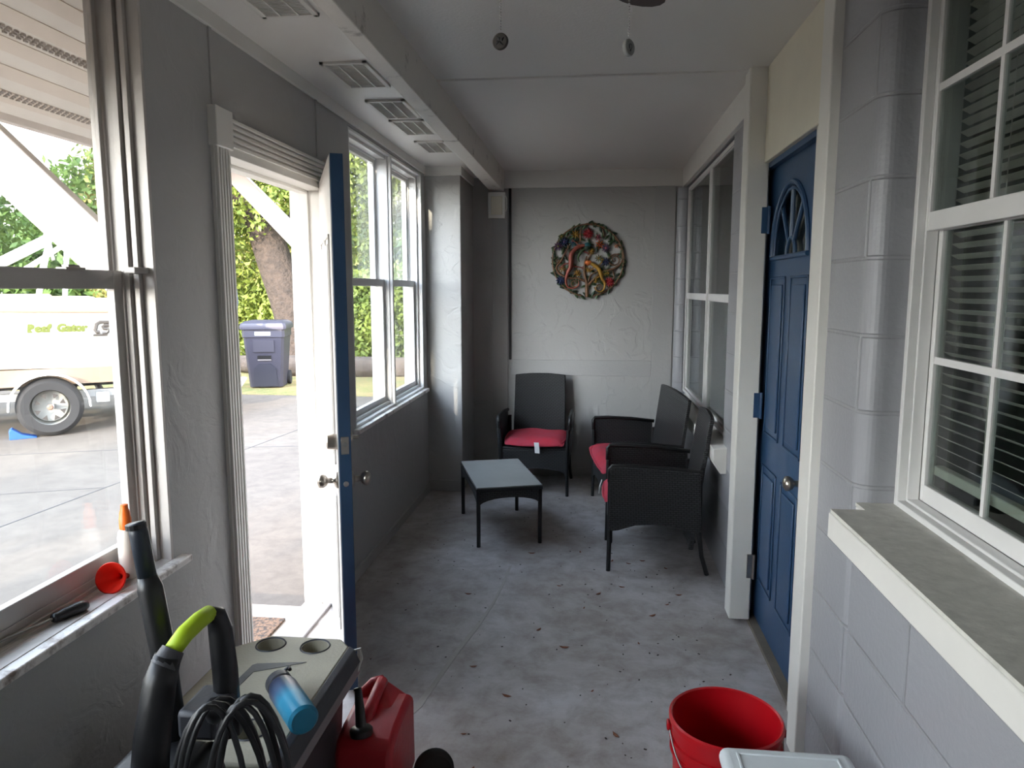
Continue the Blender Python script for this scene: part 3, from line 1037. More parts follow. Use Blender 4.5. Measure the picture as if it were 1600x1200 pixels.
# ------------------------------------------------------------------ round wall art
art = empty('wall_art', (-.04, YB - .004, 1.745), label='round painted metal wall art of two lizards among branches and flowers', cat='wall art')
K = .58 / 1040
def A_(u, v, d=0.0): return ((u - 607) * K, -.012 - d, -(v - 600) * K)
pc = {k: mat('art_' + k, c_, .45, metal=.3, var=.35, vscale=40) for k, c_ in
      dict(bronze=(128, 94, 68), brown=(96, 76, 58), green=(62, 84, 50), dgreen=(40, 60, 42), olive=(120, 122, 58), teal=(46, 108, 116), coral=(150, 78, 64),
           gold=(178, 136, 54), red=(160, 40, 46), navy=(44, 58, 96), pink=(186, 96, 110), orange=(206, 112, 52), violet=(96, 70, 100)).items()}
def spline(pts, n=8):
    P_ = [Vector(p) for p in pts]
    o_ = []
    for i in range(len(P_) - 1):
        p0, p1, p2, p3 = P_[max(i - 1, 0)], P_[i], P_[i + 1], P_[min(i + 2, len(P_) - 1)]
        for k in range(n):
            t = k / n
            o_.append(.5 * ((2 * p1) + (p2 - p0) * t + (2 * p0 - 5 * p1 + 4 * p2 - p3) * t * t + (3 * p1 - p0 - 3 * p2 + p3) * t ** 3))
    o_.append(P_[-1])
    return o_
br = MB()
def branch(pts, r0, r1=None, target=None):
    P_ = spline([A_(*p) for p in pts])
    r1 = r0 if r1 is None else r1
    (target or br).tube(P_, [r0 + (r1 - r0) * i / (len(P_) - 1) for i in range(len(P_))], 7)
# outer ring of branches
ring_pts = [(607 + 500 * math.cos(a), 600 + 500 * math.sin(a)) for a in [PI / 2 + .15 + (2 * PI - .3) * k / 40 for k in range(41)]]
branch(ring_pts, .0072)
# trunk and limbs
branch([(600, 1110), (595, 1010), (590, 900), (560, 780), (560, 660), (590, 540)], .016, .006)
branch([(595, 960), (700, 860), (800, 760), (960, 720), (1070, 640), (1085, 520), (1040, 380), (960, 270)], .011, .005)
branch([(585, 900), (470, 850), (340, 840), (220, 790), (160, 700), (230, 600), (280, 500), (330, 400), (300, 280), (380, 180)], .010, .004)
branch([(330, 400), (400, 340), (520, 350)], .006, .004)
branch([(500, 330), (500, 180), (560, 100), (700, 90), (800, 160), (830, 280)], .007, .004)
branch([(1060, 520), (960, 520), (900, 570), (850, 640)], .006, .004)
branch([(600, 600), (640, 520), (640, 460)], .006, .004)
branch([(620, 900), (640, 820), (720, 760), (780, 740)], .007, .004)
branch([(950, 720), (980, 840), (930, 900)], .006, .004)
for cu, cv, rr, sg in ((420, 920, 60, 1), (760, 970, 60, -1), (470, 770, 40, 1), (150, 590, 50, 1), (980, 590, 90, -1)):
    sp_ = [(cu + sg * rr * (1 - t / 14) * math.cos(t * .75), cv + rr * (1 - t / 14) * math.sin(t * .75)) for t in range(13)]
    branch(sp_, .006, .003)
br.build('branches', pc['bronze'], art, smooth='all')

def leaf_flat(bm_, c_, ln, wd, ang_, lift=.006):
    """thick pointed leaf relief"""
    cx, cy, cz = c_
    n_ = 8
    T, B_ = [], []
    for k in range(n_):
        a = 2 * PI * k / n_
        lx = ln / 2 * math.cos(a)
        ly = wd / 2 * math.sin(a) * (1 - .35 * abs(math.cos(a)))
        x = lx * math.cos(ang_) - ly * math.sin(ang_)
        z = lx * math.sin(ang_) + ly * math.cos(ang_)
        T.append(bm_.bm.verts.new((cx + x, cy, cz + z)))
        B_.append(bm_.bm.verts.new((cx + x, cy + .004, cz + z)))
    mid = bm_.bm.verts.new((cx, cy - lift, cz))
    for k in range(n_):
        bm_.bm.faces.new([T[k], T[(k + 1) % n_], mid])
        bm_.bm.faces.new([T[k], B_[k], B_[(k + 1) % n_], T[(k + 1) % n_]])
    bm_.bm.faces.new(B_)
lv1, lv2 = MB(), MB()
rnd = random.Random(3)
for k in range(64):
    a = 2 * PI * k / 64 + rnd.uniform(-.05, .05)
    if abs(math.sin(a) - 1) < .12 and math.cos(a) * 1 < .3:
        pass
    R_ = 495 + rnd.uniform(-30, 22)
    leaf_flat(lv1 if k % 2 else lv2, A_(607 + R_ * math.cos(a), 600 + R_ * math.sin(a), .002), .066, .024, -a + rnd.choice((-1, 1)) * rnd.uniform(.5, .9) + PI / 2)
for k in range(76):
    a, R_ = rnd.uniform(0, 2 * PI), 470 * math.sqrt(rnd.uniform(.12, .85))
    leaf_flat(lv1 if k % 3 else lv2, A_(607 + R_ * math.cos(a), 600 + R_ * math.sin(a), -.002), .058, .018, rnd.uniform(0, PI))
lv1.build('green_leaves', pc['green'], art)
lv2.build('dark_leaves', pc['dgreen'], art)
def flower(u, v, R_, col, petals=10, mid='gold', start=0):
    f = MB()
    for k in range(petals):
        a = 2 * PI * k / petals + start
        c_ = A_(u + R_ * .6 * math.cos(a), v + R_ * .6 * math.sin(a), .010)
        leaf_flat(f, c_, R_ * K * .95, R_ * K * .34, -a, .006)
    fo = f.build('flower', pc[col], art)
    MB().ball(A_(u, v, .014), R_ * K * .26, 1, .6, 1, 10).build('flower_centre', pc[mid], fo, smooth='all')
flower(605, 230, 75, 'red', 12, 'red'); flower(915, 900, 72, 'red', 11, 'red')
flower(430, 235, 62, 'gold', 8, 'gold'); flower(770, 380, 62, 'orange', 7, 'red'); flower(745, 285, 50, 'pink', 6, 'pink')
flower(855, 430, 62, 'violet', 10, 'pink'); flower(850, 620, 62, 'navy', 10, 'navy'); flower(225, 880, 68, 'navy', 10, 'navy')
flower(275, 340, 68, 'navy', 9, 'violet'); flower(390, 350, 60, 'teal', 8, 'navy'); flower(185, 400, 62, 'violet', 10, 'olive')
flower(655, 475, 50, 'gold', 8); flower(755, 570, 52, 'olive', 8); flower(245, 715, 52, 'gold', 7); flower(460, 775, 56, 'gold', 7)
flower(615, 730, 48, 'gold', 7); flower(865, 780, 52, 'olive', 8); flower(735, 880, 46, 'olive', 7); flower(1000, 400, 36, 'orange', 6); flower(235, 265, 42, 'olive', 7)

def lizard(name, body, widths, col, head, headcol, legs, legcol):
    f = MB()
    P_ = spline([A_(u, v, .016) for u, v in body], 6)
    n_ = len(P_)
    rr = []
    for i in range(n_):
        t = i / (n_ - 1) * (len(widths) - 1)
        k = min(int(t), len(widths) - 2)
        rr.append((widths[k] + (widths[k + 1] - widths[k]) * (t - k)) * K * .82)
    f.tube(P_, rr, 10)
    lo = f.build('lizard', pc[col], art, smooth='all')
    MB().ball(A_(*head, .018), 42 * K, 1.25, .7, .9, 12).build('head', pc[headcol], lo, smooth='all')
    for L_ in legs:
        g = MB()
        g.tube(spline([A_(u, v, .014) for u, v in L_], 4), .005, 6)
        u, v = L_[-1]
        for k in range(4):
            a = -.9 + .6 * k
            du, dv = L_[-1][0] - L_[-2][0], L_[-1][1] - L_[-2][1]
            b_a = math.atan2(dv, du) + a
            g.tube([A_(u, v, .014), A_(u + 30 * math.cos(b_a), v + 30 * math.sin(b_a), .012)], [.003, .0022], 5)
        g.build('leg', pc[legcol], lo, smooth='all')
lizard('l', [(570, 390), (500, 400), (430, 440), (370, 520), (370, 610), (365, 690), (320, 780), (300, 880), (320, 960), (390, 990), (470, 960), (480, 900), (420, 870)],
       [26, 32, 36, 42, 46, 42, 32, 24, 18, 14, 11, 8, 5], 'coral', (600, 388), 'teal',
       [[(480, 400), (440, 350), (400, 330)], [(500, 440), (560, 480), (600, 500)], [(350, 640), (280, 650), (240, 690)], [(390, 680), (470, 690), (520, 700)]], 'coral')
lizard('l', [(640, 640), (700, 670), (760, 720), (790, 790), (810, 860), (850, 930), (830, 1010), (770, 1040), (720, 1000), (740, 960), (780, 960)],
       [26, 32, 36, 36, 28, 20, 15, 12, 9, 7, 4], 'gold', (610, 632), 'orange',
       [[(690, 700), (650, 740), (620, 740)], [(740, 680), (790, 640), (810, 600)], [(780, 820), (730, 850), (720, 890)], [(810, 800), (850, 790), (880, 780)]], 'gold')
lizard('l', [(590, 430), (540, 450), (500, 500), (470, 560), (490, 620)], [16, 22, 24, 18, 6], 'green', (600, 420), 'dgreen', [[(520, 480), (480, 470), (450, 490)]], 'green')

# ------------------------------------------------------------------ ceiling fan with pull chains
fan = empty('ceiling_fan', (-.05, 1.2, 2.44), label='dark ceiling fan overhead, only a blade tip and two pull chains in view', cat='ceiling fan')
MB().lathe([(.06, 0), (.062, -.02), (.04, -.05), (.012, -.055), (.012, -.13), (.05, -.14), (.115, -.17), (.12, -.22), (.09, -.26), (.05, -.275), (.045, -.31), (.02, -.32)][::-1], (0, 0, 0), (0, 0, 1), 32).build('motor_housing', M['black_plastic'], fan, smooth=True)
for k in range(5):
    a = math.radians(76.6) + 2 * PI * k / 5
    bl_ = MB()
    N_ = 14
    pts = [(.16, -.045), (.40, -.062), (.62, -.066)] + [(.62 + .07 * math.sin(PI * j / 8), -.066 * math.cos(PI * j / 8)) for j in range(1, 8)] + [(.62, .066), (.40, .062), (.16, .045)]
    bl_.prism(pts, 'z', -.004, .004)
    bl_.xf(Matrix.Rotation(a, 4, 'Z') @ Matrix.Translation((0, 0, -.245)) @ Matrix.Rotation(math.radians(12), 4, 'X'))
    bo = bl_.build('blade', mat('fan_blade_wood_%d' % k, (36, 26, 22), .5), fan, bevel=.002)
    ar = MB().box(.08, .20, -.018, .018, -.006, .002).xf(Matrix.Rotation(a, 4, 'Z') @ Matrix.Translation((0, 0, -.235)))
    ar.build('blade_arm', M['black_plastic'], bo, bevel=.002)
def chain(x, y, z0, z1, rz, m_disc, sym):
    ch_ = MB()
    n_ = int((z0 - z1) / .0042)
    for i in range(n_):
        ch_.ball((x, y, z0 - i * (z0 - z1) / n_), .0015, seg=6)
    co = ch_.build('pull_chain', M['steel'], fan, smooth='all', world=True)
    d = MB().lathe([(.0005, -.0035), (.0115, -.0035), (.0127, -.002), (.0127, .002), (.0115, .0035), (.0005, .0035)], (0, 0, 0), (0, 1, 0), 28)
    d.xf(Matrix.Translation((x, y, z1 - .0135)) @ Matrix.Rotation(rz, 4, 'Z'))
    do = d.build('pendant', m_disc, co, smooth=True, world=True)
    return do
disc_l = MB()
chain(-.150, 1.2, 2.16, 1.921, math.radians(-15), M['dark_frame'], 'fan')
chain(.050, 1.2, 2.16, 1.905, math.radians(52), mat('pale_pendant', (150, 150, 146), .5), 'bulb')
# fan symbol and bulb symbol relief on the discs
sy = MB()
for k in range(4):
    a = PI / 2 * k + .3
    sy.tube([(0, 0, 0), (.004 * math.cos(a), 0, .004 * math.sin(a)), (.0085 * math.cos(a + .35), 0, .0085 * math.sin(a + .35))], [.0006, .0022, .001], 6, flat=1)
sy.xf(Matrix.Translation((-.150, 1.2, 1.9075)) @ Matrix.Rotation(math.radians(-15), 4, 'Z') @ Matrix.Translation((0, -.0035, 0)))
sy.build('fan_symbol', M['black_plastic'], fan, world=True)
sy = MB()
sy.tube([(.004 * math.cos(a), 0, .004 * math.sin(a) + .001) for a in [-PI * .3 + 1.6 * PI * k / 12 for k in range(13)]], .0006, 6)
sy.tube([(.0, 0, -.003), (0, 0, -.006)], .001, 6)
sy.xf(Matrix.Translation((.050, 1.2, 1.8915)) @ Matrix.Rotation(math.radians(58), 4, 'Z') @ Matrix.Translation((0, -.0037, 0)))
sy.build('bulb_symbol', M['black_plastic'], fan, world=True)
du = MB()
for k in range(14):
    x_, y_, z_ = .23 + rnd.uniform(-.02, .03), 1.84 + rnd.uniform(-.01, .01), 2.19
    du.tube([(x_, y_, z_ + .02), (x_ + rnd.uniform(-.006, .006), y_, z_ - rnd.uniform(.0, .025))], [.003, .0005], 5)
# ------------------------------------------------------------------ things on the near left sill
bt = empty('squeeze_bottle', (-1.262, 1.80, .73), label='cloudy white bottle with orange nozzle cap on the near window sill', cat='bottle')
MB().lathe([(.010, 0), (.021, .002), (.0225, .01), (.0225, .115), (.021, .13), (.014, .142), (.013, .146)], (0, 0, 0), (0, 0, 1), 28).build('bottle_body', M['bottle_white'], bt, smooth=True)
MB().lathe([(.0155, .140), (.0158, .170), (.0145, .172), (.0135, .186), (.010, .196), (.0095, .208), (.003, .210)], (0, 0, 0), (0, 0, 1), 24).build('nozzle_cap', M['orange'], bt, smooth=True)
fn = empty('funnel', (-1.245, 1.70, .77), label='red plastic funnel lying on its side on the marble sill', cat='funnel')
f_ = MB()
outer = [(.0395, 0), (.041, .002), (.036, .006), (.017, .040), (.010, .046), (.007, .085)]
inner = [(.005, .085), (.008, .046), (.0155, .040), (.034, .008), (.038, .0)]
f_.lathe(outer + inner, (0, 0, 0), (0, 0, 1), 32, cap=False)
ax = Vector((-.10, .92, -.30)).normalized()
f_.xf(Vector((0, 0, 1)).rotation_difference(ax).to_matrix().to_4x4())
f_.build('funnel_body', M['red_funnel'], fn, smooth='all')
sd = empty('screwdriver', (-1.27, 1.50, .745), label='black handled screwdriver lying on the near marble sill', cat='screwdriver')
hd = MB()
sv = Vector((-.05, -.16, 0)).normalized()
hd.lathe([(.004, 0), (.010, .004), (.0135, .015), (.0145, .03), (.013, .05), (.0135, .065), (.010, .078), (.012, .086), (.009, .092)], (-1.235, 1.60, .745), sv, 12)
hd.build('handle', M['black_plastic'], sd, smooth='all', world=True)
p0 = Vector((-1.235, 1.60, .745)) + sv * .09
MB().tube([p0, p0 + sv * .10, p0 + sv * .13 + Vector((0, 0, -.001))], [.003, .003, .002], 8).build('shaft', M['steel'], sd, smooth=True, world=True)

# ------------------------------------------------------------------ cooler with cup-holder lid
cl = empty('wheeled_cooler', (-.86, 1.72, 0), label='charcoal wheeled cooler with tan cup-holder lid beside the entrance door', cat='cooler')
MB().loft([[(-1.015, 1.46, .05), (-.735, 1.46, .05), (-.735, 1.97, .05), (-1.015, 1.97, .05)],
           [(-1.03, 1.445, .42), (-.718, 1.445, .42), (-.718, 1.99, .42), (-1.03, 1.99, .42)]]).build('body', M['grey_plastic'], cl, bevel=.02, seg=3, world=True)
ch = .07
lid = [(-1.045 + ch, 1.42), (-.70, 1.42), (-.70, 2.0 - .03), (-.74, 2.015), (-1.045 + .09, 2.015), (-1.045, 1.93), (-1.045, 1.42 + ch)]
# lid plate with three sunken cup holders
lb = MB().prism(lid, 'z', .425, .473)
lo = lb.build('lid', M['tan_lid'], cl, bevel=.006, world=True)
cups = ((-.935, 1.955), (-.80, 1.958), (-.80, 1.545), (-.94, 1.50))
cut = MB()
for (cx, cy) in cups:
    cut.lathe([(.036, .435), (.0395, .50)], (cx, cy, 0), (0, 0, 1), 32)
cut.box(-.88, -.855, 1.955 + .02, 2.0, .50, .51)
co_ = cut.build('cutter', M['tan_lid'], cl, world=True)
co_.parent = None
co_.location = cl.location
bm_ = lo.modifiers.new('cut', 'BOOLEAN')
bm_.object = co_
bm_.operation = 'DIFFERENCE'
bpy.context.view_layer.update()
me_ = bpy.data.meshes.new_from_object(lo.evaluated_get(bpy.context.evaluated_depsgraph_get()))
lo.modifiers.clear()
lo.data = me_
bpy.data.objects.remove(co_)
for (cx, cy) in cups:
    MB().lathe([(.0395, .4725), (.0425, .4765), (.045, .4725)], (cx, cy, 0), (0, 0, 1), 32, cap=False).build('cup_holder_rim', M['grey_plastic'], lo, smooth=True, world=True)
gr = MB()
gr.prism([(-.955, 1.50), (-.935, 1.50), (-.915, 1.80), (-.80, 1.86), (-.79, 1.868), (-.925, 1.845), (-.935, 1.835)], 'z', .4725, .4742)
gr.build('lid_groove', M['grey_plastic'], lo, world=True)
MB().loft([[(-.702, 1.42, .473), (-.702, 1.42, .43), (-.665, 1.42, .43), (-.682, 1.42, .468)],
           [(-.702, 1.975, .473), (-.702, 1.975, .43), (-.665, 1.965, .43), (-.682, 1.965, .468)]]).build('lid_edge', M['grey_plastic'], cl, world=True, bevel=.003)
MB().box(-.712, -.672, 1.44, 1.985, .385, .425).build('side_rail', M['light_grey'], cl, bevel=.006, world=True)
MB().tube([(-.70, 1.985, .45), (-.675, 1.995, .455), (-.668, 1.985, .43), (-.675, 1.96, .40)], .004, 8).build('wire_bail', M['steel'], cl, smooth=True, world=True)
for yy in (1.50, 1.93):
    for xx in (-1.0, -.73):
        MB().lathe([(.005, -.015), (.045, -.015), (.05, -.008), (.05, .008), (.045, .015), (.005, .015)], (xx, yy, .05), (1, 0, 0), 24).build('wheel', M['black_plastic'], cl, smooth=True, world=True)

# gradient water bottle lying on the lid
p_base = Vector((-.660, 1.535, .4745 + .037))
p_cap = Vector((-.800, 1.70, .4745 + .037))
ax = (p_cap - p_base).normalized()
wb = empty('water_bottle', p_base, label='turquoise to navy water bottle lying on the tan cooler lid', cat='water bottle')
q = Vector((0, 0, 1)).rotation_difference(ax).to_matrix().to_4x4()
bo = MB().lathe([(.004, 0), (.030, .001), (.0365, .008), (.0365, .165), (.033, .178), (.028, .184)], (0, 0, 0), (0, 0, 1), 32).build('bottle_body', M['bottle'], wb, smooth=True)
cp = MB().lathe([(.029, .182), (.0335, .186), (.0335, .208), (.028, .216), (.012, .218), (.011, .226), (.004, .228)], (0, 0, 0), (0, 0, 1), 28).build('bottle_cap', M['grey_plastic'], wb, smooth=True)
lp = MB().tube([(.012, 0, .214), (.03, 0, .222), (.042, 0, .216), (.040, 0, .206)], .005, 8).build('carry_loop', M['black_plastic'], wb, smooth=True)
wb.rotation_mode = 'XYZ'
wb.rotation_euler = q.to_euler()

# ------------------------------------------------------------------ pressure washer with hose
pw = empty('pressure_washer', (-.80, 1.22, 0), label='black pressure washer with lime green handle grip and coiled black hose', cat='pressure washer')
MB().loft([[(-.97, 1.06, .06), (-.68, 1.06, .06), (-.68, 1.36, .06), (-.97, 1.36, .06)],
           [(-.96, 1.08, .40), (-.70, 1.08, .40), (-.70, 1.34, .40), (-.96, 1.34, .40)],
           [(-.90, 1.12, .62), (-.74, 1.12, .62), (-.74, 1.30, .62), (-.90, 1.30, .62)]]).build('body', M['black_plastic'], pw, bevel=.02, seg=3, world=True)
MB().tube([(-.815, 1.17, .56), (-.800, 1.175, .70), (-.785, 1.185, .80), (-.775, 1.20, .845)], [.036, .033, .030, .024], 12).build('near_upright', M['black_plastic'], pw, smooth='all', world=True)
MB().tube([(-.742, 1.345, .60), (-.745, 1.345, .74), (-.748, 1.34, .83), (-.752, 1.335, .862), (-.758, 1.315, .872)], [.026, .026, .024, .02, .017], 12).build('far_upright', M['black_plastic'], pw, smooth='all', world=True)
MB().tube([(-.779, 1.192, .828), (-.770, 1.21, .853)], [.026, .021], 12).build('grip_collar', M['grey_plastic'], pw, smooth=True, world=True)
MB().tube([(-.771, 1.207, .850), (-.764, 1.24, .868), (-.758, 1.28, .876), (-.757, 1.318, .874)], [.0165, .0175, .0175, .0165], 14).build('handle_grip', M['lime'], pw, smooth='all', world=True)
MB().box(-.80, -.72, 1.25, 1.36, .64, .70).build('hose_bracket', M['grey_plastic'], pw, bevel=.01, world=True)
MB().tube([(-.75, 1.30, .68), (-.70, 1.22, .72), (-.66, 1.15, .78)], [.02, .018, .018], 10).build('hose_hook', M['black_plastic'], pw, smooth='all', world=True)
hz = MB()
U_ = Vector((.88, .47, 0))
Vw = Vector((-.47, .88, 0))
for k in range(7):
    cx = Vector((-.612 + .012 * (k % 3 - 1), 1.125, 0)) + Vw * (.010 * (k - 3)) + U_ * (.010 * ((k * 5) % 7 - 3))
    hw_, hh = .056 + .006 * ((k * 3) % 5), .185 + .012 * ((k * 2) % 5)
    zc = .822 - .004 * k - hh
    pts = []
    for j in range(28):
        a = 2 * PI * j / 28
        w_ = math.cos(a)
        pts.append(cx + U_ * hw_ * w_ * (1 + .12 * math.sin(-a)) + Vector((0, 0, zc + hh * math.sin(a))) + Vw * .006 * math.sin(2 * a + k))
    hz.tube(pts, .0052, 8, closed=True)
hz.build('hose', M['black_plastic'], pw, smooth='all', world=True)
for xx in (-.985, -.665):
    MB().lathe([(.01, -.02), (.085, -.02), (.095, -.012), (.095, .012), (.085, .02), (.01, .02)], (xx, 1.30, .095), (1, 0, 0), 28).build('wheel', M['rubber'], pw, smooth=True, world=True)
# spray wand standing in its holder
wd = MB()
wd.tube([(-.889, 1.30, 1.063), (-.884, 1.30, 1.04), (-.872, 1.30, .95)], [.0165, .018, .018], 12)
wo = wd.build('wand_nozzle', mat('dark_blue_grey_plastic', (40, 46, 56), .4), pw, smooth='all', world=True)
MB().tube([(-.873, 1.30, .955), (-.868, 1.30, .93), (-.850, 1.30, .80), (-.835, 1.295, .64), (-.83, 1.29, .5)], [.018, .024, .024, .025, .026], 12).build('wand_handle', M['black_plastic'], pw, smooth='all', world=True)
MB().lathe([(.0195, 0), (.0195, .01)], (-.8888, 1.30, 1.052), (-.13, 0, 1), 16).build('nozzle_ring', M['black_plastic'], wo, world=True)

# ------------------------------------------------------------------ fuel can
gc = empty('fuel_can', (-.595, 1.985, 0), label='red plastic fuel can with black spout on the floor beside the cooler', cat='fuel can')
pr = [(1.855, .005), (1.850, .03), (1.850, .205), (1.870, .238), (1.93, .256), (2.02, .262), (2.09, .262), (2.125, .24), (2.128, .03), (2.12, .005)]
MB().prism(pr, 'x', -.715, -.545).build('can_body', M['red_can'], gc, bevel=.018, seg=3, world=True)
MB().tube([(-.650, 1.94, .240), (-.647, 1.985, .268), (-.642, 2.05, .292), (-.640, 2.095, .298)], [.020, .019, .018, .018], 12).tube([(-.700, 2.06, .235), (-.694, 2.085, .266), (-.670, 2.10, .288), (-.640, 2.10, .296)], [.022, .018, .017, .018], 12).build('can_handle', M['red_can'], gc, smooth='all', world=True)
MB().loft([[(-.652, 1.96, .24), (-.558, 1.96, .235), (-.550, 2.118, .235), (-.652, 2.118, .24)], [(-.648, 2.07, .294), (-.632, 2.075, .296), (-.628, 2.108, .296), (-.648, 2.108, .296)]]).build('can_shoulder', M['red_can'], gc, bevel=.012, seg=3, world=True)
MB().lathe([(.005, 0), (.031, 0), (.033, .006), (.033, .018), (.027, .024), (.014, .027)], (-.645, 1.895, .243), (-.1, .18, 1), 24).build('spout_collar', M['black_plastic'], gc, smooth=True, world=True)
MB().tube([(-.647, 1.90, .262), (-.655, 1.918, .295), (-.672, 1.955, .345)], [.016, .0145, .011], 14).build('spout', M['black_plastic'], gc, smooth=True, world=True)
MB().lathe([(.002, 0), (.0115, 0), (.0125, .006), (.009, .008), (.008, .004)], (-.674, 1.958, .342), (-.35, .55, .8), 16).build('spout_tip', M['black_plastic'], gc, smooth=True, world=True)
MB().box(-.68, -.58, 1.8465, 1.851, .06, .165).build('can_label', M['black_label'], gc, world=True)
lb_ = MB()
lb_.box(-.615, -.587, 1.845, 1.8467, .138, .160)
lb_.box(-.670, -.630, 1.845, 1.8467, .142, .150)
lb_.box(-.677, -.583, 1.845, 1.8467, .118, .124)
lb_.box(-.677, -.583, 1.845, 1.8467, .066, .108)
lb_.build('label_print', M['label_grey'], gc, world=True)

# small loose wheel beside the can
lw = empty('small_wheel', (-.462, 2.02, .062), label='small black rubber wheel on the floor right of the red fuel can', cat='wheel')
MB().lathe([(.022, -.022), (.052, -.022), (.060, -.014), (.062, 0), (.060, .014), (.052, .022), (.022, .022)], (0, 0, 0), (.35, -.9, .12), 32).build('tyre', M['rubber'], lw, smooth=True)
MB().lathe([(.004, -.018), (.024, -.018), (.026, 0), (.024, .018), (.012, .026), (.004, .026)], (0, 0, 0), (.35, -.9, .12), 24).build('hub', M['black_plastic'], lw, smooth=True)

# ------------------------------------------------------------------ bucket, white cooler
bk = empty('bucket', (.377, 1.90, 0), label='open red plastic bucket on the floor in front of the blue door', cat='bucket')
prof = [(.002, 0), (.126, 0), (.130, .004), (.140, .265), (.1475, .266), (.1475, .272), (.1405, .273), (.1415, .300), (.1495, .301), (.1495, .307), (.142, .308),
        (.1435, .352), (.1515, .353), (.1515, .366), (.147, .370), (.1425, .366), (.137, .30), (.126, .008), (.002, .006)]
MB().lathe(prof, (0, 0, 0), (0, 0, 1), 56, cap=False).build('bucket_body', M['red_plastic'], bk, smooth=True)
hp = [(-.150 * math.cos(a), -.150 * math.sin(a) * .999, .335 - .150 * math.sin(a) * 0 - .13 * math.sin(a)) for a in [PI * k / 24 for k in range(25)]]
hp = [(x, y * 1.02, z) for x, y, z in hp]
MB().tube(hp, .0022, 8).build('wire_handle', M['steel'], bk, smooth='all')
for xx in (-.158, .148):
    MB().box(xx, xx + .010, -.012, .012, .322, .346).build('handle_ear', M['red_plastic'], bk, bevel=.004)

wc = empty('white_cooler', (.49, 1.50, 0), label='small white lidded cooler on the floor at the bottom edge by the red bucket', cat='cooler')
MB().loft([[(.35, 1.36, .0), (.61, 1.36, .0), (.61, 1.69, .0), (.35, 1.69, .0)], [(.335, 1.34, .36), (.63, 1.34, .36), (.63, 1.712, .36), (.335, 1.712, .36)]]).build('body', M['styro'], wc, bevel=.02, seg=3, world=True)
MB().box(.325, .64, 1.33, 1.725, .358, .402).build('lid', M['styro'], wc, bevel=.022, seg=4, world=True)
MB().ring_rect(0, 1, 0, 1, .1, 0, 1) if False else None
rg = MB()
rg.box(.362, .603, 1.685, 1.692, .400, .4055).box(.362, .603, 1.368, 1.375, .400, .4055).box(.362, .369, 1.368, 1.692, .400, .4055).box(.596, .603, 1.368, 1.692, .400, .4055)
rg.build('lid_bead', M['styro'], wc, bevel=.002, world=True)

# ------------------------------------------------------------------ floor crack, leaf litter
b = MB()
cr = [(-.70, 2.2), (-.615, 2.45), (-.585, 2.62), (-.55, 2.85), (-.50, 3.1), (-.46, 3.35), (-.44, 3.6), (-.43, 3.85)]
L_, R_ = [], []
for i, (x, y) in enumerate(cr):
    w_ = .016 - .0014 * i + .002 * math.sin(i * 2.1)
    L_.append((x - w_, y)); R_.append((x + w_ * .8, y))
b.prism(L_ + R_[::-1], 'z', -.001, .0015)
struct(b.build('floor_crack_patch', M['crack']))
rnd = random.Random(11)
base_leaf = None
spots_l = [(.17, 3.62), (.22, 3.95), (.30, 4.0), (.13, 3.98), (.05, 3.52), (.38, 3.43), (.30, 3.30), (-.02, 3.35), (-.10, 2.95), (-.22, 3.1), (.02, 2.62), (-.42, 2.30), (-.36, 2.12), (-.46, 2.75),
           (-.30, 2.55), (.45, 3.55), (-.60, 3.45), (-.15, 3.6), (-.33, 4.05), (.10, 2.35), (-.25, 1.95), (.22, 3.02), (-.05, 4.1), (.42, 3.9)]
for i, (x, y) in enumerate(spots_l):
    if base_leaf is None:
        m_ = MB()
        pts = [(-.020, 0), (-.008, .006), (.006, .007), (.020, .001), (.010, -.006), (-.006, -.007)]
        T = [m_.bm.verts.new((px_, py_, .002 + .004 * (abs(px_) / .02) ** 2)) for px_, py_ in pts]
        T2 = [m_.bm.verts.new((px_, py_, .0008 + .004 * (abs(px_) / .02) ** 2)) for px_, py_ in pts]
        m_.bm.faces.new(T); m_.bm.faces.new(T2[::-1])
        for k in range(6):
            m_.bm.faces.new([T[k], T2[k], T2[(k + 1) % 6], T[(k + 1) % 6]])
        o = m_.build('dead_leaf', M['dead_leaf'])
        base_leaf = o
    else:
        o = base_leaf.copy()
        C.objects.link(o)
    o.location = (x, y, 0.0005)
    o.rotation_euler.z = rnd.uniform(0, 6.28)
    s_ = rnd.uniform(.5, 1.1)
    o.scale = (s_, s_, s_)
    tag(o, 'small brown dry leaf bit lying on the grey concrete floor', 'dead leaf', 'dry leaf bits on the concrete floor')
m_ = MB()
for k in range(420):
    x, y = rnd.uniform(-1.1, .62), rnd.uniform(1.6, 5.2)
    if rnd.random() > (.9 if -0.1 < x < .5 and 2.5 < y < 4.2 else .45):
        continue
    if (math.hypot(x - .377, y - 1.9) < .17 or (x < -.43 and y < 2.25)):
        continue
    s_ = rnd.uniform(.0015, .005)
    m_.box(-s_, s_, -s_ * .6, s_ * .6, 0, .0015, Matrix.Translation((x, y, 0)) @ Matrix.Rotation(rnd.uniform(0, 3), 4, 'Z'))
tag(m_.build('floor_debris', M['debris']), 'tiny dark specks of dirt scattered over the grey concrete floor', 'debris', kind='stuff')

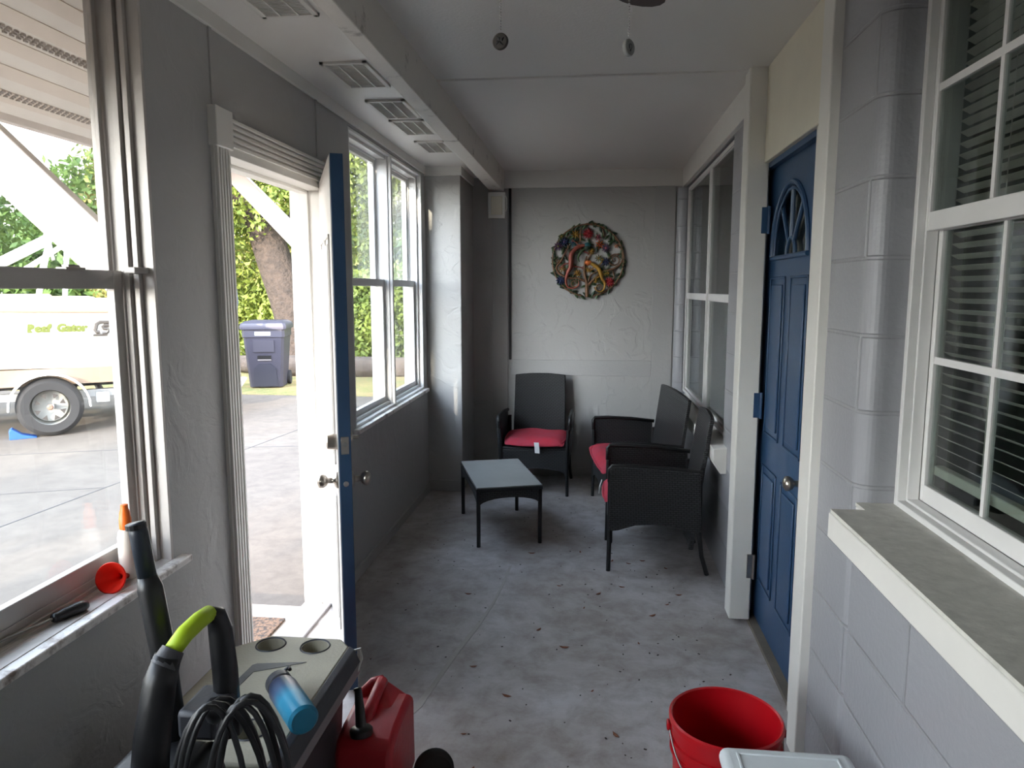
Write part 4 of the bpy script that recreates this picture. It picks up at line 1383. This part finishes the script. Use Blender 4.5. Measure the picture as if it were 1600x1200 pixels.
# ------------------------------------------------------------------ outdoors: ground
GZ = -.15
struct(MB().box(-60, XLO, -20, 11.0, GZ - .2, GZ).build('driveway', M['drive']))
struct(MB().box(-120, 60, 11.0, 160, GZ - .2, GZ + .004).build('lawn', M['lawn']))
struct(MB().box(-60, 60, -60, -20, GZ - .2, GZ + .004).build('lawn_behind', M['lawn']))
struct(MB().box(XRO, 60, -20, 11.0, GZ - .2, GZ).build('lawn_right', M['lawn']))
ck = MB()
def crack(p, q_, w=.006):
    p, q_ = Vector((*p, 0)), Vector((*q_, 0))
    n_ = (q_ - p).cross(Vector((0, 0, 1))).normalized() * w
    ck.prism([(p.x - n_.x, p.y - n_.y), (q_.x - n_.x, q_.y - n_.y), (q_.x + n_.x, q_.y + n_.y), (p.x + n_.x, p.y + n_.y)], 'z', GZ, GZ + .002)
crack((-4.15, 4.5), (-4.08, 5.75)); crack((-4.08, 5.75), (-3.6, 7.2)); crack((-6.0, 6.6), (-4.9, 7.0)); crack((-4.9, 7.0), (-2.0, 7.6)); crack((-6, 6.6), (-12, 4.9)); crack((-4.15, 4.5), (-4.2, 1)); crack((-3.6, 7.2), (-3.2, 11))
crack((-5.1, 5.2), (-4.1, 5.6), .003)
struct(ck.build('driveway_joints', M['dark_gap']))
struct(MB().box(-2.3, -1.42, 2.2, 3.385, GZ, -.075).build('floor_door_step', mat('step_concrete', (160, 150, 140), .8, bump=.2), bevel=.006))
dm = tag(MB().box(-1.88, -1.46, 2.50, 3.22, -.075, -.062).build('doormat', M['mat_brown'], bevel=.003), 'brown patterned doormat on the step outside the entrance', 'doormat')

struct(MB().box(-2.45, XLO, -6.0, -2.1, GZ, 2.9).build('wall_sun_blocker', M['wall_smooth']))  # invented wing out of view, added to keep sun out of the near window
# awning with soffit panels and timber braces
aw = empty('awning', (-1.42, 0, 2.3), label='white panelled awning soffit projecting outside the near window', cat='awning')
b = MB()
x0, z0, x1, z1 = XLO, 2.43, -1.98, 2.10
YA = (-2.1, 3.5)
b.loft([[(x0, YA[0], z0), (x1, YA[0], z1), (x1, YA[0], z1 + .09), (x0, YA[0], z0 + .09)], [(x0, YA[1], z0), (x1, YA[1], z1), (x1, YA[1], z1 + .09), (x0, YA[1], z0 + .09)]])
b.build('awning_roof', mat('awning_white', (230, 220, 210), .5), aw, world=True)
b = MB()
nst = 7
for k in range(nst):
    t0 = k / nst
    xx, zz = x0 + (x1 - x0) * t0, z0 + (z1 - z0) * t0
    ang_ = math.atan2(z1 - z0, x1 - x0)
    b.box(0, .05, YA[0], YA[1], -.006 if True else 0, .008, Matrix.Translation((xx - .012, 0, zz - .004)) @ Matrix.Rotation(-math.atan2(z0 - z1, x0 - x1) + 0, 4, 'Y') @ Matrix.Translation((-.025, 0, 0)))
b.build('soffit_ribs', mat('awning_rib_beige', (222, 206, 192), .5), aw, world=True)
b = MB()
for t0 in (.5, .84):
    for k in range(110):
        y = .8 + k * .026
        for j in range(3):
            tt = t0 + .013 * j
            xx, zz = x0 + (x1 - x0) * tt, z0 + (z1 - z0) * tt
            b.box(xx - .003, xx + .003, y, y + .013, zz - .0085, zz - .001)
b.build('vent_slots', mat('vent_slot_shade', (168, 156, 148), .6), aw, world=True)
MB().box(x1 - .02, x1 + .012, YA[0], YA[1], z1 - .02, z1 + .10).build('fascia', mat('awning_fascia', (214, 200, 190), .5), aw, bevel=.003, world=True)
for (yy, wz, xw, zw, xe, ze) in ((2.16, .20, -1.42, 1.62, -1.93, 2.10), (3.44, .125, -1.42, 1.815, -1.80, 2.19)):
    m_ = MB()
    h_ = wz
    m_.prism([(xw, zw - h_), (xw, zw), (xe, ze), (xe - .04 if ze < 2.15 else xe, ze - h_ + .02)], 'y', yy, yy + .04)
    m_.build('brace', mat('brace_white_%d' % int(yy), (226, 216, 208), .5), aw, bevel=.003, world=True)

# ------------------------------------------------------------------ boat on trailer
BX, BY = -6.1, 7.56
BR = math.atan2(.63, .78)
boat = empty('boat', (BX, BY, GZ), BR, label='white motor boat with green lettering parked on a trailer in the driveway', cat='boat')
HB = 2.2   # beam
g = -GZ    # heights below are above world zero; local z = world z - GZ
def hull_ring(t, zc_, zg, w0, w1, keel, n=1):
    c_ = .08 + HB / 2
    return [(t, c_ - w1, zg + g), (t, c_ - w1 - .03 * 0, (zc_ + zg) / 2 + g), (t, c_ - w0, zc_ + g), (t, c_, keel + g), (t, c_ + w0, zc_ + g), (t, c_ + w1, (zc_ + zg) / 2 + g), (t, c_ + w1, zg + g)]
st = [(1.72, .60, 1.33, 1.02, 1.06, .36), (.5, .61, 1.345, 1.04, 1.10, .36), (-1.2, .65, 1.38, .98, 1.10, .38), (-2.6, .78, 1.46, .72, .98, .46), (-3.7, 1.0, 1.56, .34, .66, .66), (-4.4, 1.30, 1.64, .05, .16, 1.1)]
hb = MB()
hb.loft([hull_ring(*s_) for s_ in st])
hb.build('hull', M['gel'], boat, smooth=True)
hb = MB()
rb_ = []
for (t, zc_, zg, w0, w1, keel) in st:
    c_ = .08 + HB / 2
    rb_.append([(t + .003, c_ - w0 - .008, zc_ + .015 + g), (t + .003, c_, keel - .012 + g), (t + .003, c_ + w0 + .008, zc_ + .015 + g), (t + .003, c_, keel + .1 + g)])
hb.loft(rb_)
# straight bottom strake visible under the topsides
hb.box(-1.3, 1.70, .10, .40, .43 + g, .615 + g)
hb.build('bottom', M['bottom_paint'], boat)
hb = MB()
for sg in (-1, 1):
    hb.tube([(t, .08 + HB / 2 + sg * (w1 + .012), zg - .075 + g) for (t, zc_, zg, w0, w1, keel) in st], .022, 8)
hb.build('rub_rail', M['peach'], boat, smooth=True)
hb = MB()
for sg in (-1, 1):
    hb.tube([(t, .08 + HB / 2 + sg * (w1 - .02), zg + .02 + g) for (t, zc_, zg, w0, w1, keel) in st], .035, 8)
hb.build('gunwale', M['gel'], boat, smooth=True)
for i, (a, c_, z_) in enumerate(((-.55, .10, 1.46), (-.25, .55, 1.43), (.75, 1.45, 1.42))):
    MB().box(a, c_, .55, 1.75, 1.28 + g, z_ + g).build('boat_seat', M['seat_tan'], boat, bevel=.03)
tp = MB()
tubes = [[(-1.4, .5, 1.55), (-.36, .5, 1.85), (.10, .5, 2.12)], [(-.6, .5, 1.45), (-.10, .5, 1.78), (.30, .5, 2.07)], [(-.05, .5, 1.36), (.02, .5, 1.75), (.12, .5, 2.1)], [(.22, .5, 1.36), (.29, .5, 2.05)],
         [(-1.4, 1.9, 1.55), (-.36, 1.9, 1.85), (.10, 1.9, 2.12)], [(.10, .5, 2.12), (.10, 1.9, 2.12)], [(-.05, 1.9, 1.36), (.12, 1.9, 2.1)]]
for k, T_ in enumerate(tubes):
    tp.tube([(x, y, z + g) for x, y, z in T_], .04 if k == 0 else .028, 10)
tp.build('top_frame', M['white_tube'], boat, smooth=True)
MB().box(.06, .14, .46, .54, 2.08 + g, 2.16 + g).box(.26, .34, .46, .54, 2.02 + g, 2.1 + g).tube([(.10, .5, 2.2 + g), (.14, .5, 1.86 + g)], .02, 8).build('frame_joint', M['light_grey'], boat)
# outboard motor
ob = MB()
ob.loft([[(1.86 + .20 * k_ * math.cos(a) + .16, .08 + HB / 2 - .55 * 1 + .17 * k_ * math.sin(a), z_ + g) for a in [2 * PI * j / 16 for j in range(16)]] for (k_, z_) in ((.75, 1.12), (.95, 1.2), (1.05, 1.35), (1.0, 1.52), (.85, 1.63), (.5, 1.70), (.15, 1.715))])
oc = ob.build('outboard_motor', M['cowl'], boat, smooth='all')
MB().loft([[(1.94 - w, .44 + v_, z_ + g), (2.12, .44 + v_, z_ + g), (2.12, .62 - v_ + .1, z_ + g), (1.94 - w, .62 - v_ + .1, z_ + g)] for (w, v_, z_) in ((.06, 0, 1.14), (.02, .03, .9), (0, .05, .55), (-.02, .07, .25))]).build('lower_unit', M['white'], oc, bevel=.02)
MB().loft([[(1.92, .50, .35 + g), (2.28, .50, .33 + g), (2.28, .60, .33 + g), (1.92, .60, .35 + g)], [(1.98, .52, .20 + g), (2.2, .52, .20 + g), (2.2, .58, .20 + g), (1.98, .58, .20 + g)]]).build('propeller_guard', M['white'], oc, bevel=.02)
# lettering on the topsides
def text_mesh(body, size, extr=.002):
    cu = bpy.data.curves.new('t', 'FONT')
    cu.body = body
    cu.size = size
    cu.extrude = extr
    cu.shear = .1
    cu.offset = .009
    to = bpy.data.objects.new('t', cu)
    C.objects.link(to)
    bpy.context.view_layer.update()
    me = bpy.data.meshes.new_from_object(to.evaluated_get(bpy.context.evaluated_depsgraph_get()))
    bpy.data.objects.remove(to)
    bpy.data.curves.remove(cu)
    return me
def put_text(nm, body, size, x, y, z, m, parent, sx=1.0):
    me = text_mesh(body, size)
    me.transform(Matrix.Translation((x, y, z)) @ Matrix.Rotation(PI / 2, 4, 'X') @ Matrix.Scale(sx, 4, (1, 0, 0)))
    me.materials.clear()
    me.materials.append(m)
    o = bpy.data.objects.new(nm, me)
    C.objects.link(o)
    o.parent = parent
    return o
yt = .08 + HB / 2 - 1.10 - .006
put_text('lettering', 'Reef  Gator', .115, -.17, yt, 1.045 + g, mat('yellow_green_lettering', (78, 84, 22), .5), boat, 1.04)
lg = MB()
LX, LZ, sc_ = .47, .995, .145
def bar(pts, w=.030):
    lg.tube([(LX + (x + y * .15) * sc_, yt, LZ + y * sc_ + g) for x, y in pts], w * sc_ * 5.0, 6, flat=1)
bar([(1.2, 1), (.35, 1), (.15, .85), (.1, .35), (.2, .2), (.45, .2)]); bar([(1.15, .72), (.72, .72), (.62, .6), (.68, .47), (.98, .42), (1.02, .25), (.9, .12), (.62, .10)]); bar([(.0, -.04), (1.0, -.04)], .02)
lg.build('emblem', mat('emblem_grey', (60, 54, 50), .5), boat)

tr_ = empty('boat_trailer', (BX, BY, GZ), BR, label='galvanised boat trailer with spoked wheel under the white boat', cat='trailer')
b = MB()
for yy in (.30, 1.95):
    b.box(-3.2, 1.45, yy, yy + .07, .24 + g, .33 + g)
for tt in (-2.4, -.6, .5, 1.3):
    b.box(tt, tt + .06, .30, 2.02, .25 + g, .31 + g)
b.box(-.03, .03, .05, 2.25, .16 + g, .21 + g)
b.box(-5.2, -3.1, 1.12, 1.20, .24 + g, .33 + g)
b.box(-3.2, -3.12, .3, 2.02, .24 + g, .33 + g)
b.build('trailer_frame', M['galv'], tr_, bevel=.004)
MB().box(-2.6, 1.3, .70, .80, .33 + g, .40 + g).box(-2.6, 1.3, 1.5, 1.6, .33 + g, .40 + g).build('bunk', M['dark_frame'], tr_)
MB().box(.46, .60, .20, .32, .18 + g, .30 + g).box(-.62, -.50, .20, .32, .18 + g, .30 + g).build('fender_bracket', M['white_tube'], tr_, bevel=.01)
for (y_, s_) in ((0.0, -1), (2.22, 1)):
    fd = MB()
    rings_ = []
    for k in range(15):
        a = PI * (-.02 + 1.04 * k / 14)
        R_ = .40
        c0 = Vector((-.01 + R_ * 1.02 * math.cos(a), 0, .19 + g + R_ * .96 * math.sin(a)))
        ya, yb = (y_ - .03, y_ + .22) if s_ < 0 else (y_ - .22, y_ + .03)
        c1 = Vector((-.01 + (R_ - .02) * 1.02 * math.cos(a), 0, .19 + g + (R_ - .02) * .96 * math.sin(a)))
        rings_.append([(c0.x, ya, c0.z), (c0.x, yb, c0.z), (c1.x, yb, c1.z), (c1.x, ya, c1.z)])
    fd.loft(rings_)
    fd.build('fender', M['white_tube'], tr_, bevel=.006)
    wc_ = (-.01, y_ + (.10 if s_ < 0 else -.10), .187 + g)
    ty = MB().lathe([(.20, -.095), (.285, -.10), (.325, -.07), (.337, -.03), (.337, .03), (.325, .07), (.285, .10), (.20, .095)], wc_, (0, 1, 0), 48, cap=False)
    to_ = ty.build('tyre', M['rubber'], tr_, smooth=True)
    rm = MB()
    rm.lathe([(.205, -.085), (.195, -.095), (.185, -.085), (.178, -.05), (.15, -.045), (.10, -.052), (.06, -.055), (.03, -.062), (.004, -.062)], wc_, (0, s_ * -1 * -1 if s_ < 0 else -1 * -1, 0), 40, cap=False)
    rm.lathe([(.205, -.085), (.205, .09)], wc_, (0, 1, 0), 40, cap=False)
    ro = rm.build('wheel_rim', M['rim_paint'], to_, smooth=True)
    if s_ < 0:
        hl = MB()
        for k in range(8):
            a = 2 * PI * k / 8 + PI / 8
            hl.prism([(wc_[0] + r_ * math.cos(a + d_), wc_[2] + r_ * math.sin(a + d_)) for r_, d_ in ((.100, 0), (.158, -.2), (.158, .2))], 'y', wc_[1] - .0535, wc_[1] - .040)
        hl.build('rim_slots', M['dark_frame'], ro)
        MB().lathe([(.035, 0), (.035, .03), (.02, .04), (.004, .04)], (wc_[0], wc_[1] - .055, wc_[2]), (0, -1, 0), 6).build('hub_cap', M['rust'], ro)
ckk = MB().prism([(-.42, .0), (-.42, .10), (-.39, .12), (-.30, .05), (-.16, .01), (-.16, 0)], 'y', .02, .17)
ckr = empty('wheel_chock', (BX, BY, GZ), BR, label='blue plastic wheel chock wedged against the trailer wheel', cat='wheel chock')
ckk.build('chock_body', M['chock'], ckr, bevel=.006)

# ------------------------------------------------------------------ rubbish bin
bn = empty('wheelie_bin', (-5.56, 12.02, GZ + .004), math.radians(14), label='slate grey wheeled rubbish bin standing on the leafy verge', cat='rubbish bin')
def rr_(w, d, z, r=.04, yo=0):
    return [(-w, yo - d + r, z), (-w + r, yo - d, z), (w - r, yo - d, z), (w, yo - d + r, z), (w, yo + d - r, z), (w - r, yo + d, z), (-w + r, yo + d, z), (-w, yo + d - r, z)]
MB().loft([rr_(.27, .28, .02), rr_(.275, .29, .1), rr_(.33, .37, .86), rr_(.345, .385, .87), rr_(.345, .385, 1.0)]).build('bin_body', M['bin'], bn, smooth=True)
MB().loft([rr_(.375, .41, 1.0), rr_(.38, .415, 1.05), rr_(.36, .40, 1.10), rr_(.30, .34, 1.135)]).build('bin_lid', M['bin'], bn, smooth=True)
pm = lambda poly, nm, m_, dz=0: MB().loft([[(x, -.29 - .09 * (z - .1) / .76 - .012, z) for x, z in poly], [(x, -.29 - .09 * (z - .1) / .76 + .01, z) for x, z in poly]]).build(nm, m_, bn)
pm([(-.20, .03), (.20, .03), (.18, .34), (.10, .42), (-.10, .42), (-.18, .34)], 'lower_panel', M['bin_panel'])
pm([(-.17, .62), (.17, .62), (.17, .82), (-.17, .82)], 'upper_panel', mat('bin_panel_mid', (58, 56, 66), .5))
pm([(-.11, .50), (.11, .50), (.11, .56), (-.11, .56)], 'grab_slot', M['black_label'])
pm([(-.11, .475), (.11, .475), (.11, .495), (-.11, .495)], 'grab_bar', M['light_grey'])
MB().box(-.13, .12, -.392, -.386, .90, .96).build('number_sticker', M['tag'], bn)
stx = MB()
for k in range(5):
    stx.box(-.10 + .042 * k, -.075 + .042 * k, -.3935, -.3915, .912, .948)
stx.build('sticker_print', M['label_grey'], bn)
for sx in (-1, 1):
    MB().lathe([(.01, -.025), (.12, -.025), (.125, 0), (.12, .025), (.01, .025)], (sx * .30, .27, .125), (1, 0, 0), 24).build('wheel', M['rubber'], bn, smooth=True)

# fallen log, white upright board
lgx = MB()
lgx.tube([(-7.5, 14.2, .02), (-6.2, 13.6, .05), (-5.0, 13.5, .03), (-3.6, 13.7, .02), (-2.2, 14.2, 0)], [.15, .2, .22, .2, .13], 12)
tag(lgx.build('fallen_log', M['log'], smooth='all'), 'weathered fallen log lying on the verge behind the bin', 'log')
tag(MB().box(-6.28, -6.13, 15.0, 15.04, .9, 1.85).box(-6.23, -6.18, 15.04, 15.09, -.15, 1.8).build('white_board', M['white_tube'], bevel=.01), 'white upright board on a post before the hedge', 'sign board')


# ------------------------------------------------------------------ trees and hedges
def foliage(name, blobs, n, size, m, parent=None, seed=1, shell=.55):
    r = np.random.default_rng(seed)
    vols = np.array([b_[3] * b_[4] * b_[5] for b_ in blobs]) ** (2 / 3)
    idx = r.choice(len(blobs), n, p=vols / vols.sum())
    B_ = np.array(blobs)[idx]
    d = r.normal(size=(n, 3))
    d /= np.linalg.norm(d, axis=1)[:, None]
    rad = shell + (1.05 - shell) * r.random(n) ** .6
    cen = B_[:, :3] + d * B_[:, 3:6] * rad[:, None]
    cen += r.normal(size=(n, 3)) * .12
    keep = cen[:, 2] > GZ + .03
    cen = cen[keep]
    n = len(cen)
    u = r.normal(size=(n, 3)); u /= np.linalg.norm(u, axis=1)[:, None]
    w = r.normal(size=(n, 3)); v = np.cross(u, w); v /= np.linalg.norm(v, axis=1)[:, None]
    s_ = size * (.6 + .8 * r.random(n))[:, None]
    V = np.empty((n, 4, 3))
    V[:, 0] = cen - u * s_; V[:, 1] = cen + v * s_ * .5; V[:, 2] = cen + u * s_; V[:, 3] = cen - v * s_ * .5
    me = bpy.data.meshes.new(name)
    me.vertices.add(n * 4); me.vertices.foreach_set('co', V.reshape(-1))
    me.loops.add(n * 4); me.loops.foreach_set('vertex_index', np.arange(n * 4, dtype=np.int32))
    me.polygons.add(n); me.polygons.foreach_set('loop_start', np.arange(0, n * 4, 4, dtype=np.int32))
    me.polygons.foreach_set('loop_total', np.full(n, 4, dtype=np.int32))
    me.update(calc_edges=True)
    me.materials.append(m)
    o = bpy.data.objects.new(name, me)
    C.objects.link(o)
    if parent: o.parent = parent
    return o

def tree(name, loc, trunk, blobs, n, size, m, label, seed, limbs=(), group=None):
    r = empty(name, loc, label=label, cat='tree', group=group)
    b_ = MB()
    P_ = spline([Vector(p) for p, _ in trunk], 4)
    R_ = []
    for i in range(len(P_)):
        t = i / (len(P_) - 1) * (len(trunk) - 1)
        k = min(int(t), len(trunk) - 2)
        R_.append(trunk[k][1] + (trunk[k + 1][1] - trunk[k][1]) * (t - k))
    b_.tube(P_, R_, 12)
    for L_ in limbs:
        b_.tube(spline(L_, 4), [.16 - .10 * i / (4 * (len(L_) - 1)) for i in range(4 * (len(L_) - 1) + 1)], 8)
    b_.build('trunk', M['bark'], r, smooth='all')
    lo_ = foliage('foliage', [(b2[0], b2[1], b2[2], b2[3], b2[4], b2[5]) for b2 in blobs], n, size, m, r, seed)
    return r
tree('oak_tree', (-6.9, 16.0, GZ), [((.35, 0, 0), .50), ((.1, 0, 1.2), .42), ((-.35, 0, 2.6), .38), ((-.8, .2, 4.0), .30), ((-.6, .4, 6.0), .16)],
     [(-1.6, -.5, 4.4, 2.4, 1.8, 1.7), (1.2, .2, 4.9, 2.0, 1.6, 1.7), (-.4, 0, 6.6, 3.0, 2.4, 2.0), (-1.4, .9, 2.6, 1.1, .9, .8), (3.0, .6, 5.6, 2.2, 1.8, 1.8), (.9, 1.0, 3.0, 1.3, .8, .7)], 52000, .068, M['leaf_yellow'],
     'leafy oak with thick leaning trunk behind the bin', 1, limbs=([(-.35, 0, 2.6), (.6, .2, 3.8), (1.8, .3, 4.9)], [(-.6, .1, 3.4), (-1.8, 0, 4.2), (-2.6, -.2, 4.8)]))
tree('shade_tree', (-3.6, 19.0, GZ), [((0, 0, 0), .35), ((.1, 0, 2), .3), ((-.1, .2, 4), .2), ((0, .3, 6.5), .1)],
     [(-2.0, 0, 5.2, 2.2, 1.8, 2.0), (.2, -.3, 4.6, 1.6, 1.3, 1.5), (-.6, 0, 7.4, 2.6, 2.0, 1.8), (2.2, .3, 6.6, 1.4, 1.2, 1.2)], 30000, .08, M['leaf'],
     'tall green tree seen through the far window above the hedge', 2, limbs=([(0, 0, 2.6), (-1.0, 0, 4.2), (-2.2, 0, 5.4)],))
tree('shade_tree', (-13.5, 13.8, GZ), [((0, 0, 0), .3), ((.2, 0, 2), .26), ((.3, .2, 4), .2), ((0, .3, 6), .1)],
     [(-1.4, 0, 3.6, 2.2, 1.8, 2.0), (.7, -.3, 2.9, 1.2, 1.2, 1.4), (-1.6, 0, 6.2, 2.4, 2.0, 1.8), (2.6, .8, 3.4, .8, .7, .9)], 26000, .08, M['leaf'],
     'green tree seen through the near window behind the boat', 5)
tree('shade_tree', (-9.8, 15.6, GZ), [((0, 0, 0), .22), ((0, 0, 2), .2), ((.2, 0, 4), .12)],
     [(0, 0, 3.4, 1.3, 1.2, 1.5), (.9, .3, 4.8, 1.2, 1.0, 1.2), (-.2, 0, 1.9, 1.1, .9, .9)], 15000, .075, M['leaf_dry'],
     'golden green young tree between the boat and the leaning oak', 6)
for i, (x, y, w_, h_, n_, m_, lab) in enumerate(((-4.6, 16.2, 1.5, 1.15, 9000, 'leaf_yellow', 'yellow green hedge shrub just right of the wheeled bin'), (-2.4, 16.6, 1.4, 1.25, 8000, 'leaf_dry', 'golden hedge shrub seen through the far window'),
                                       (-8.3, 17.0, 1.5, 1.0, 7000, 'leaf_yellow', 'bright hedge shrub behind the outboard motor'), (-6.4, 17.4, 1.3, 1.2, 6000, 'leaf', 'green hedge shrub behind the oak trunk'), (-.4, 17.4, 1.5, 1.4, 5000, 'leaf', 'green hedge shrub at the far right of the window view'))):
    o = foliage('hedge_shrub', [(0, 0, h_ * .75, w_, .8, h_), (w_ * .4, .3, h_ * 1.1, w_ * .6, .7, h_ * .7), (-w_ * .5, -.1, h_ * .9, w_ * .5, .6, h_ * .7)], int(n_ * 1.5), .065, M[m_], None, 20 + i)
    o.location = (x, y, GZ + .1)
    tag(o, lab, 'shrub', 'hedge shrubs beyond the driveway')
tree('shade_tree', (-6.2, -9.5, GZ), [((0, 0, 0), .2), ((.1, 0, 2), .17), ((.2, .2, 4), .12), ((.3, .3, 5.4), .06)],  # unseen tree, added so its crown breaks up sun reaching the far window
     [(.5, 0, 4.9, 1.7, 1.0, 1.3), (-1.2, .3, 4.3, 1.2, .9, 1.1)], 2600, .13, M['leaf'],
     'slender unseen tree added behind the camera to dapple the sunlight', 9)
# distant belt of trees closing the view
for i, (x, y, s_) in enumerate(((-34, 30, 5.5), (-25, 34, 5.0), (-17, 36, 5.5), (-10, 40, 5.0), (-3, 42, 5.5), (5, 44, 5.5), (-40, 18, 5.5))):
    o = tree('distant_tree', (x, y, GZ), [((0, 0, 0), .35), ((0, 0, 3), .25), ((0, 0, 5), .15)],
             [(0, 0, s_ * .62, s_ * .85, s_ * .5, s_ * .62), (s_ * .4, 0, s_ * .35, s_ * .6, s_ * .4, s_ * .45), (-s_ * .4, 0, s_ * .4, s_ * .6, s_ * .4, s_ * .45)], 5000, .30, M['leaf' if i % 2 else 'leaf_dry'],
             'distant rounded tree in the belt far behind the driveway', 40 + i, group='distant trees closing the view')
bpy.context.view_layer.update()
